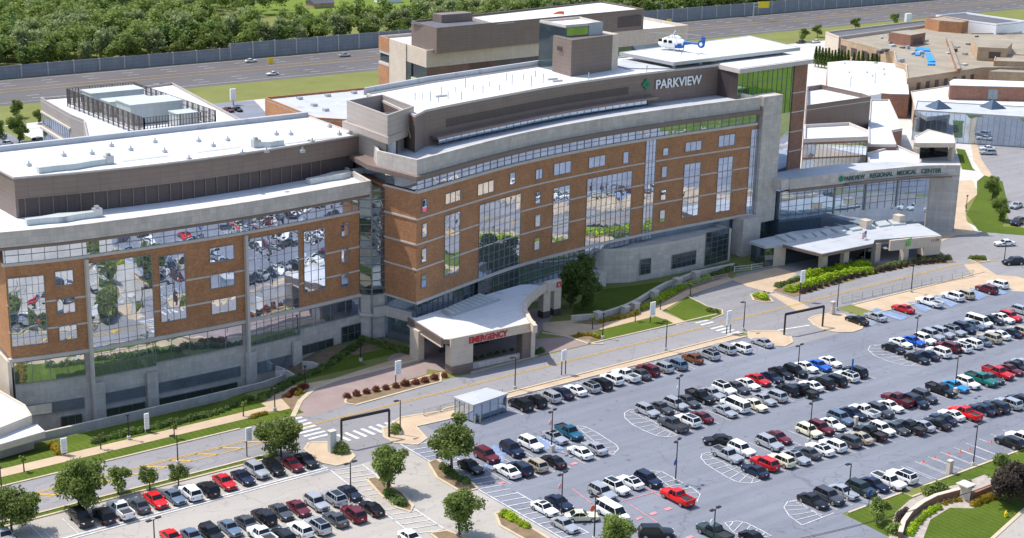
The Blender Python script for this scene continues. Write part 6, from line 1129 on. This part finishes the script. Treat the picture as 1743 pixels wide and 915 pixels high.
for x, y, h_, d_ in ((531, 402, 5.4, 'opposite the emergency canopy'), (686.5, 362.5, 5.4, 'in front of the parked row below the long lawn'), (766.6, 341.6, 5.4, 'near the mouth of the entrance turning circle'), (863, 320.7, 5.2, 'beside the right hand gate'), (939.4, 302, 5.6, 'inside the railing of the fenced row'), (412.7, 449, 5.4, 'beside the left hand gate'), (1035.4, 270.5, 4.0, 'on the entrance drive at right'), (183.5, 479.5, 4.4, 'behind the small round trees at left'), (534, 0, 0, '')):
    if h_: q = P(x, y); lamp(q.x, q.y, h_, 'dark street lamp post '+d_, 1, group='street lamps along the access road')
for x, y, h_, d_ in ((133, 454, 3.6, 'on the left lawn near the white pillar'), (283.5, 424.5, 3.4, 'on the tan path bend'), (314.8, 399.5, 3.2, 'at the upper end of the shrub bed by the brick drive'), (621.4, 350, 4.4, 'at the lawn tip near the emergency exit'), (996, 218.6, 3.6, 'on the winding path at right'), (2, 510, 3.6, 'at the left edge beside the sidewalk'), (372, 373, 3.0, 'in the shaded garden lawn')): q = P(x, y); lamp(q.x, q.y, h_, 'slim dark path lamp '+d_, 0, group='slim path lamps', name='path_lamp')
def banner(x, yb, yt, y2, w_, label, legs=1):
    q = P(x, yb); s = math.hypot(q.x, q.y); h1 = 0; lo, hi = 0, 12
    def zz(row):
        lo, hi = 0, 20
        for _ in range(40):
            m_ = (lo+hi)/2
            if proj((q.x, q.y, m_))[1] > row: lo = m_
            else: hi = m_
        return lo
    z1, z0 = zz(yt), zz(y2); e = empty('wayfinding_sign', label, 'sign', (q.x, q.y, 0)); m = M(); m.box(-w_/2, w_/2, -.1, .1, z0, z1); pn = m.build('panel', MT['wht'], e)
    m = M(); m.box(-w_/2+.12, w_/2-.12, -.115, -.1, z1-.5, z1-.15); None
    m = M()
    for k in range(4): zc = z0+(z1-z0)*(.15+.17*k); m.box(-w_*.32, w_*R.uniform(.05, .3), -.113, -.1, zc, zc+.1)
    m.build('text_lines', MT['equip'], pn)
    for s_ in ((-w_/2+.1, w_/2-.1) if legs == 2 else (-w_/2+.1,)): m = M(); m.box(s_-.06, s_+.06, -.06, .06, 0, z0); m.build('post', MT['pole'] if yb-y2 > 4 else MT['walk'], e)
banner(410.5, 396, 372.6, 386.5, 1.1, 'white wayfinding sign on a post in the red shrub island'); banner(581, 387, 361.5, 372.6, 1.0, 'white sign board on two posts beside the road, right of the emergency canopy', 2); banner(672.5, 333, 312, 326, 1.2, 'white sign board at the fork of the tan path'); banner(751, 345, 321, 335.5, 1.1, 'white sign board near the crosswalk to the entrance', 2); banner(826, 311.5, 279.5, 291.5, 1.1, 'white sign board in the hedge bed before the drop-off canopy'); banner(66.5, 470, 452.5, 467.5, .9, 'white upright sign at the corner of the left edge building'); banner(257, 471, 441.5, 455, .9, 'white sign board on a post behind the broad tree'); banner(151.8, 446.5, 427, 443, .7, 'narrow white pillar on the left lawn by the retaining wall')
def gate(a, b, h, label):
    e = empty('height_gate', label, 'gate', (*a, 0)); a, b = Vector(a), Vector(b); d = b-a
    for q in (Vector((0, 0)), d): m = M(); m.box(q.x-.12, q.x+.12, q.y-.12, q.y+.12, 0, h); m.build('post', MT['pole'], e)
    m = M(); m.bar((0, 0, h), (d.x, d.y, h), .28, .4); m.build('beam', MT['pole'], e)
gate(P(352.2, 462.5)[:2], P(401.3, 451.6)[:2], 4.3, 'dark height limit frame over the left lot entrance'); gate(P(808.5, 346.3)[:2], P(848, 337.7)[:2], 3.9, 'dark height limit frame over the right lot entrance')
def post_box(x, y, h_, w_, label, mat='stone', nm='stone_pylon'):
    q = P(x, y); e = empty(nm, label, 'pylon', (q.x, q.y, 0)); m = M(); m.box(-w_, w_, -w_*.8, w_*.8, 0, h_); m.build('shaft', MT[mat], e); m = M(); m.box(-w_*1.12, w_*1.12, -w_*.92, w_*.92, h_, h_+.14); m.build('cap', MT['band'], e)
post_box(342.5, 467, 3.2, .5, 'grey stone pylon beside the left gate', 'equip'); post_box(858, 325, 2.4, .42, 'grey stone pylon beside the right gate', 'conc'); post_box(978.7, 489, 1.9, .38, 'white stone pillar on the lawn edge by the empty bays'); post_box(984.5, 410.5, 1.5, .28, 'white utility box between the black pickup and the far aisle', nm='utility_box'); post_box(882, 440.5, 1.5, .28, 'white utility box inside the long lower row near a white SUV', nm='utility_box'); post_box(569.4, 466.5, .9, .3, 'white concrete bollard at the accessible bays lamp', nm='bollard')
m = M(); q = P(880, 391, 0); e = empty('blue_marker_post', 'slim blue emergency call post at the end of the middle double row', 'post', (P(879, 379, 2)[0], P(879, 379, 2)[1], 0)); m.tube((0, 0, 0), (0, 0, 3.2), .14, .14, 10); m.build('shaft', MT['blue'], e); m = M(); m.tube((0, 0, 3.2), (0, 0, 3.4), .18, .1, 10); m.build('beacon', MT['sky'] if 'sky' in MT else MT['blue'], e)
q = P(881.5, 508.0, 1.2); e = empty('round_blue_sign', 'round blue sign on a post in front of the dark green SUV', 'sign', (q.x, q.y-2.5, 0)); m = M(); m.tube((0, 0, 0), (0, 0, 1.9), .05); m.build('post', MT['pole'], e); m = M(); m.tube((0, -.03, 2.0), (0, .03, 2.0), .5, .5, 16); m.build('disc', MT['blue'], e)
e = empty('fire_hydrant', 'small yellow hydrant on the lower right lawn', 'hydrant', (*P(1036.8, 534)[:2], 0)); m = M(); m.tube((0, 0, 0), (0, 0, .75), .16, .16, 10); m.tube((0, 0, .75), (0, 0, .95), .16, .04, 10); m.build('barrel', MT['yel'], e); m = M(); m.tube((-.3, 0, .55), (.3, 0, .55), .09, .09, 8); m.build('nozzles', MT['yel'], e)
for x, y in ((952, 477.5), (964, 473.5), (978.5, 469.5), (990, 467), (1000, 464.5), (1022, 457.5)): q = P(x, y); e = empty('traffic_cone', 'small orange cone on the lines of the empty bays', 'cone', (q.x, q.y, 0), 0, 'cones on the empty bays'); m = M(); m.tube((0, 0, .04), (0, 0, .5), .12, .03, 10); m.build('cone', MT['orange'], e); m = M(); m.box(-.22, .22, -.22, .22, 0, .05); m.build('base', MT['orange'], e)
# shelter
a, b, c, d = P(467.5, 411, 2.8), P(502, 401.5, 2.8), P(524, 407.5, 2.8), P(488, 419.5, 2.8); e = empty('bus_shelter', 'glass walled waiting shelter with flat pale roof at the blue grey lot corner', 'shelter')
m = M(); m.prism([a[:2], b[:2], c[:2], d[:2]], 2.75, 3.0); m.build('roof', MT['roofg'], e); m = M(); ins = [Vector(q[:2]) for q in (a, b, c, d)]; cc = sum(ins, Vector((0, 0)))/4; ins = [q+(cc-q)*.07 for q in ins]
for k in range(4): m.strip([ins[k], ins[(k+1) % 4]], .06, .25, 2.7)
m.build('glass_panels', MT['glassb'], e); m = M(); [m.strip([ins[k], ins[(k+1) % 4]], .1, 2.68, 2.76) for k in range(4)]
for k in range(4):
    for t in range(5): q = ins[k]+(ins[(k+1) % 4]-ins[k])*t/4; m.box(q.x-.07, q.x+.07, q.y-.07, q.y+.07, 0, 2.75)
m.build('frame', MT['frame'], e)
for x, y in ((489.5, 437), (495, 436)): q = P(x, y); e = empty('yellow_bollard', 'tan bollard in front of the waiting shelter', 'bollard', (q.x, q.y, 0), 0, 'bollards before the shelter'); m = M(); m.tube((0, 0, 0), (0, 0, 1.1), .16, .16, 10); m.build('post', MT['kerb'], e); m = M(); m.tube((0, 0, 1.1), (0, 0, 1.2), .16, .05, 10); m.build('cap', MT['kerb'], e)
# highway signs
def hsign(x, yb, xt, yt0, yt1, w_, mat, label, legs=1, txt=None):
    q = P(x, yb); 
    def zz(row):
        lo, hi = 0, 30
        for _ in range(40):
            m_ = (lo+hi)/2
            if proj((q.x, q.y, m_))[1] > row: lo = m_
            else: hi = m_
        return lo
    z1, z0 = zz(yt0), zz(yt1); e = empty('highway_sign', label, 'road sign', (q.x, q.y, 0), D(-4)); m = M(); m.box(-w_/2, w_/2, -.08, .08, z0, z1); pn = m.build('panel', MT[mat], e)
    for s_ in ([-w_*.35, w_*.35] if legs == 2 else [0]): m = M(); m.box(s_-.12, s_+.12, .05, .25, 0, z1-.1); m.build('post', MT['steel'], e)
    if txt: text('symbol', txt, (z1-z0)*.5, (-w_*.25, -.1, z0+(z1-z0)*.25), (math.pi/2, 0, 0), MT['wht'], pn, .01)
    return e
hsign(681.5, 46.5, 0, 28.8, 40, 4.6, 'hgreen', 'green highway exit sign left of the helicopter', 2, 'N'); hsign(679.5, 22, 0, 5, 14.5, 3.8, 'steel', 'back of a grey highway sign at the noise wall'); hsign(694, 20, 0, 9.5, 17, 2.6, 'steel', 'smaller grey sign back right of the larger one at the noise wall'); hsign(690, 26, 0, 20.3, 26, 2.4, 'yel', 'low orange yellow sign panel on the highway edge'); hsign(279, 66.3, 0, 60.2, 65.5, 2.2, 'yel', 'yellow sign between the two white cars on the highway')
q = P(776.5, 22.5); e = empty('gantry_sign', 'tall single post holding a yellow exit board over the highway', 'road sign', (q.x, q.y, 0)); m = M(); m.tube((0, 0, 0), (0, 0, 8.3), .3, .22, 8); m.build('post', MT['steel'], e); m = M(); m.bar((0, 0, 7.9), (7.2, -2, 7.9), .2); m.bar((0, 0, 6.4), (7.2, -2, 6.4), .2); m.build('arm', MT['steel'], e); m = M(); m.prism([(1.9, -.9), (7.2, -2.4), (7.3, -2.2), (2.0, -.7)], 5.8, 8.6); m.build('yellow_board', MT['yel'], e)
q = P(240.5, 109); e = empty('white_totem', 'white totem sign behind the left wing by the rear drive', 'sign', (q.x, q.y, 0)); m = M(); m.box(-.9, .9, -.3, .3, 1.5, 5); m.build('panel', MT['wht'], e); m = M(); m.box(-.2, .2, -.2, .2, 0, 1.5); m.build('post', MT['steel'], e)
q = P(936, 24); e = empty('white_totem', 'white box sign on the verge left of the brick block', 'sign', (q.x, q.y, 0)); m = M(); m.box(-1.8, 1.8, -.6, .6, .5, 4.2); m.build('panel', MT['wht'], e); m = M(); m.box(-.3, .3, -.3, .3, 0, .5); m.build('post', MT['steel'], e)
# flag
q = P(891, 270); e = empty('flagpole', 'flagpole with a small red and white striped flag before the drop-off canopy', 'flagpole', (q.x, q.y, 0)); m = M(); m.tube((0, 0, 0), (0, 0, 6.9), .07, .04, 8); m.build('pole', MT['steel'], e)
fl, fb_ = M(), M()
for k in range(7):
    for j in range(6): x0, x1 = -.05-.2*j, -.05-.2*(j+1); dz = -.05*j; yy = .12*math.sin(j*1.1), .12*math.sin((j+1)*1.1); (fl if k % 2 == 0 else fb_).face([(x0, yy[0], 5.2+.19*k+dz), (x1, yy[1], 5.2+.19*k+dz-.05), (x1, yy[1], 5.39+.19*k+dz-.05), (x0, yy[0], 5.39+.19*k+dz)])
f_ = fl.build('flag', MT['red'], e); fb_.build('white_stripes', MT['wht'], f_); m = M(); m.prism([(-.06, -.03), (-.5, .08), (-.5, .1), (-.06, -.01)], 5.9, 6.5); m.build('blue_canton', MT['blue'], f_)
# helicopter on the pad
hx, hy = P(694, 52.5, 39.4)[:2]; e = empty('helicopter', 'white and blue medical helicopter with a shrouded tail rotor standing on the rooftop pad', 'helicopter', (hx, hy, 39.35), D(-76)); e.scale = (1.05,)*3
b = M(); sec = lambda w_, z0, z1: [(w_*.55, z0), (w_*.95, z0+(z1-z0)*.2), (w_, z0+(z1-z0)*.5), (w_*.8, z0+(z1-z0)*.82), (w_*.35, z1)]
loft(b, [(-3.6, sec(.15, 1.15, 1.4)), (-3.2, sec(.6, .8, 1.7)), (-2.4, sec(.95, .6, 2.3)), (-1.4, sec(1.1, .5, 2.7)), (0, sec(1.1, .5, 2.75)), (1.2, sec(1.0, .6, 2.7)), (2.0, sec(.7, 1.1, 2.5)), (2.8, sec(.38, 1.6, 2.3))]); b.build('fuselage', MT['wht'], e, smooth=50)
b = M(); loft(b, [(-1.1, sec(.5, 2.6, 2.8)), (-.6, sec(.6, 2.6, 3.2)), (.9, sec(.55, 2.6, 3.2)), (1.7, sec(.3, 2.5, 2.8))]); b.build('engine_cowling', MT['wht'], e, smooth=50)
b = M(); loft(b, [(2.2, sec(.5, 1.3, 2.4)), (4.4, sec(.25, 1.75, 2.25)), (6.2, sec(.18, 1.8, 2.2))]); b.prism([(1.0, -1.03), (2.3, -.62), (2.3, .62), (1.0, 1.03)], .75, 1.7); b.build('tail_boom', MT['blue'], e, smooth=50)
b = M(); b.tube((6.6, -.16, 2.0), (6.6, .16, 2.0), .78, .78, 20); b.prism([(6.6, -.08), (7.5, -.06), (7.5, .06), (6.6, .08)], 2.3, 3.5); b.prism([(4.8, -1.2), (5.5, -1.2), (5.5, 1.2), (4.8, 1.2)], 1.95, 2.05); b.build('tail_fin', MT['blue'], e); b = M(); b.tube((6.6, -.18, 2.0), (6.6, .18, 2.0), .38, .38, 16); b.build('tail_rotor', MT['wht'], e)
b = M(); b.prism([(-3.25, -.45), (-2.3, -.92), (-2.3, .92), (-3.25, .45)], 1.55, 2.2); b.build('windscreen', MT['cglass'], e)
for s in (-1, 1): 
    for x0 in (-1.7, -.5): b = M(); b.box(x0, x0+.8, s*1.02, s*1.13, 1.6, 2.2); b.build('side_window', MT['cglass'], e)
    b = M(); b.tube((-2.6, s*1.2, .06), (1.8, s*1.2, .06), .06, .06, 6); b.bar((-1.5, s*1.2, .06), (-1.3, s*.7, .7), .07); b.bar((.9, s*1.2, .06), (.7, s*.7, .7), .07); b.build('skid', MT['steel'], e)
b = M(); b.tube((0, 0, 3.1), (0, 0, 3.55), .14, .14, 8)
for k in range(4): t = k*math.pi/2+.5; b.bar((0, 0, 3.5), (5.1*math.cos(t), 5.1*math.sin(t), 3.42), .22, .03)
b.build('main_rotor', MT['steel'], e)
# overhead wires
def wire(pts, label):
    m = M()
    for a, b in zip(pts, pts[1:]): m.tube(a, b, .03, .03, 5)
    tag(m.build('overhead_wire', MT['pole']), label, 'wire')
for (x, y, zz) in ((1115, 463, 9), (745, 575, 9)): pass
wa, wb_ = P(1100, 470, 9.2), P(760, 569, 9.2)
for q, lb_ in ((wa, 'tall wooden utility pole out to the right'), (wb_, 'tall wooden utility pole below the frame')): e = empty('utility_pole', lb_, 'utility pole', (q.x, q.y, 0)); m = M(); m.tube((0, 0, 0), (0, 0, 9.6), .18, .12, 8); m.build('pole', MT['bark'], e); m = M(); m.bar((-1, 0, 9.1), (1, 0, 9.1), .12); m.build('crossarm', MT['bark'], e)
for k in range(2):
    pts = []
    for j in range(13): t = j/12; q = wa+(wb_-wa)*t; pts.append(q+Vector((.7*(k*2-1), 0, -1.4*4*t*(1-t))))
    wire(pts, 'thin dark overhead wire crossing the lower right lawn and lot, %s strand' % ('left', 'right')[k])
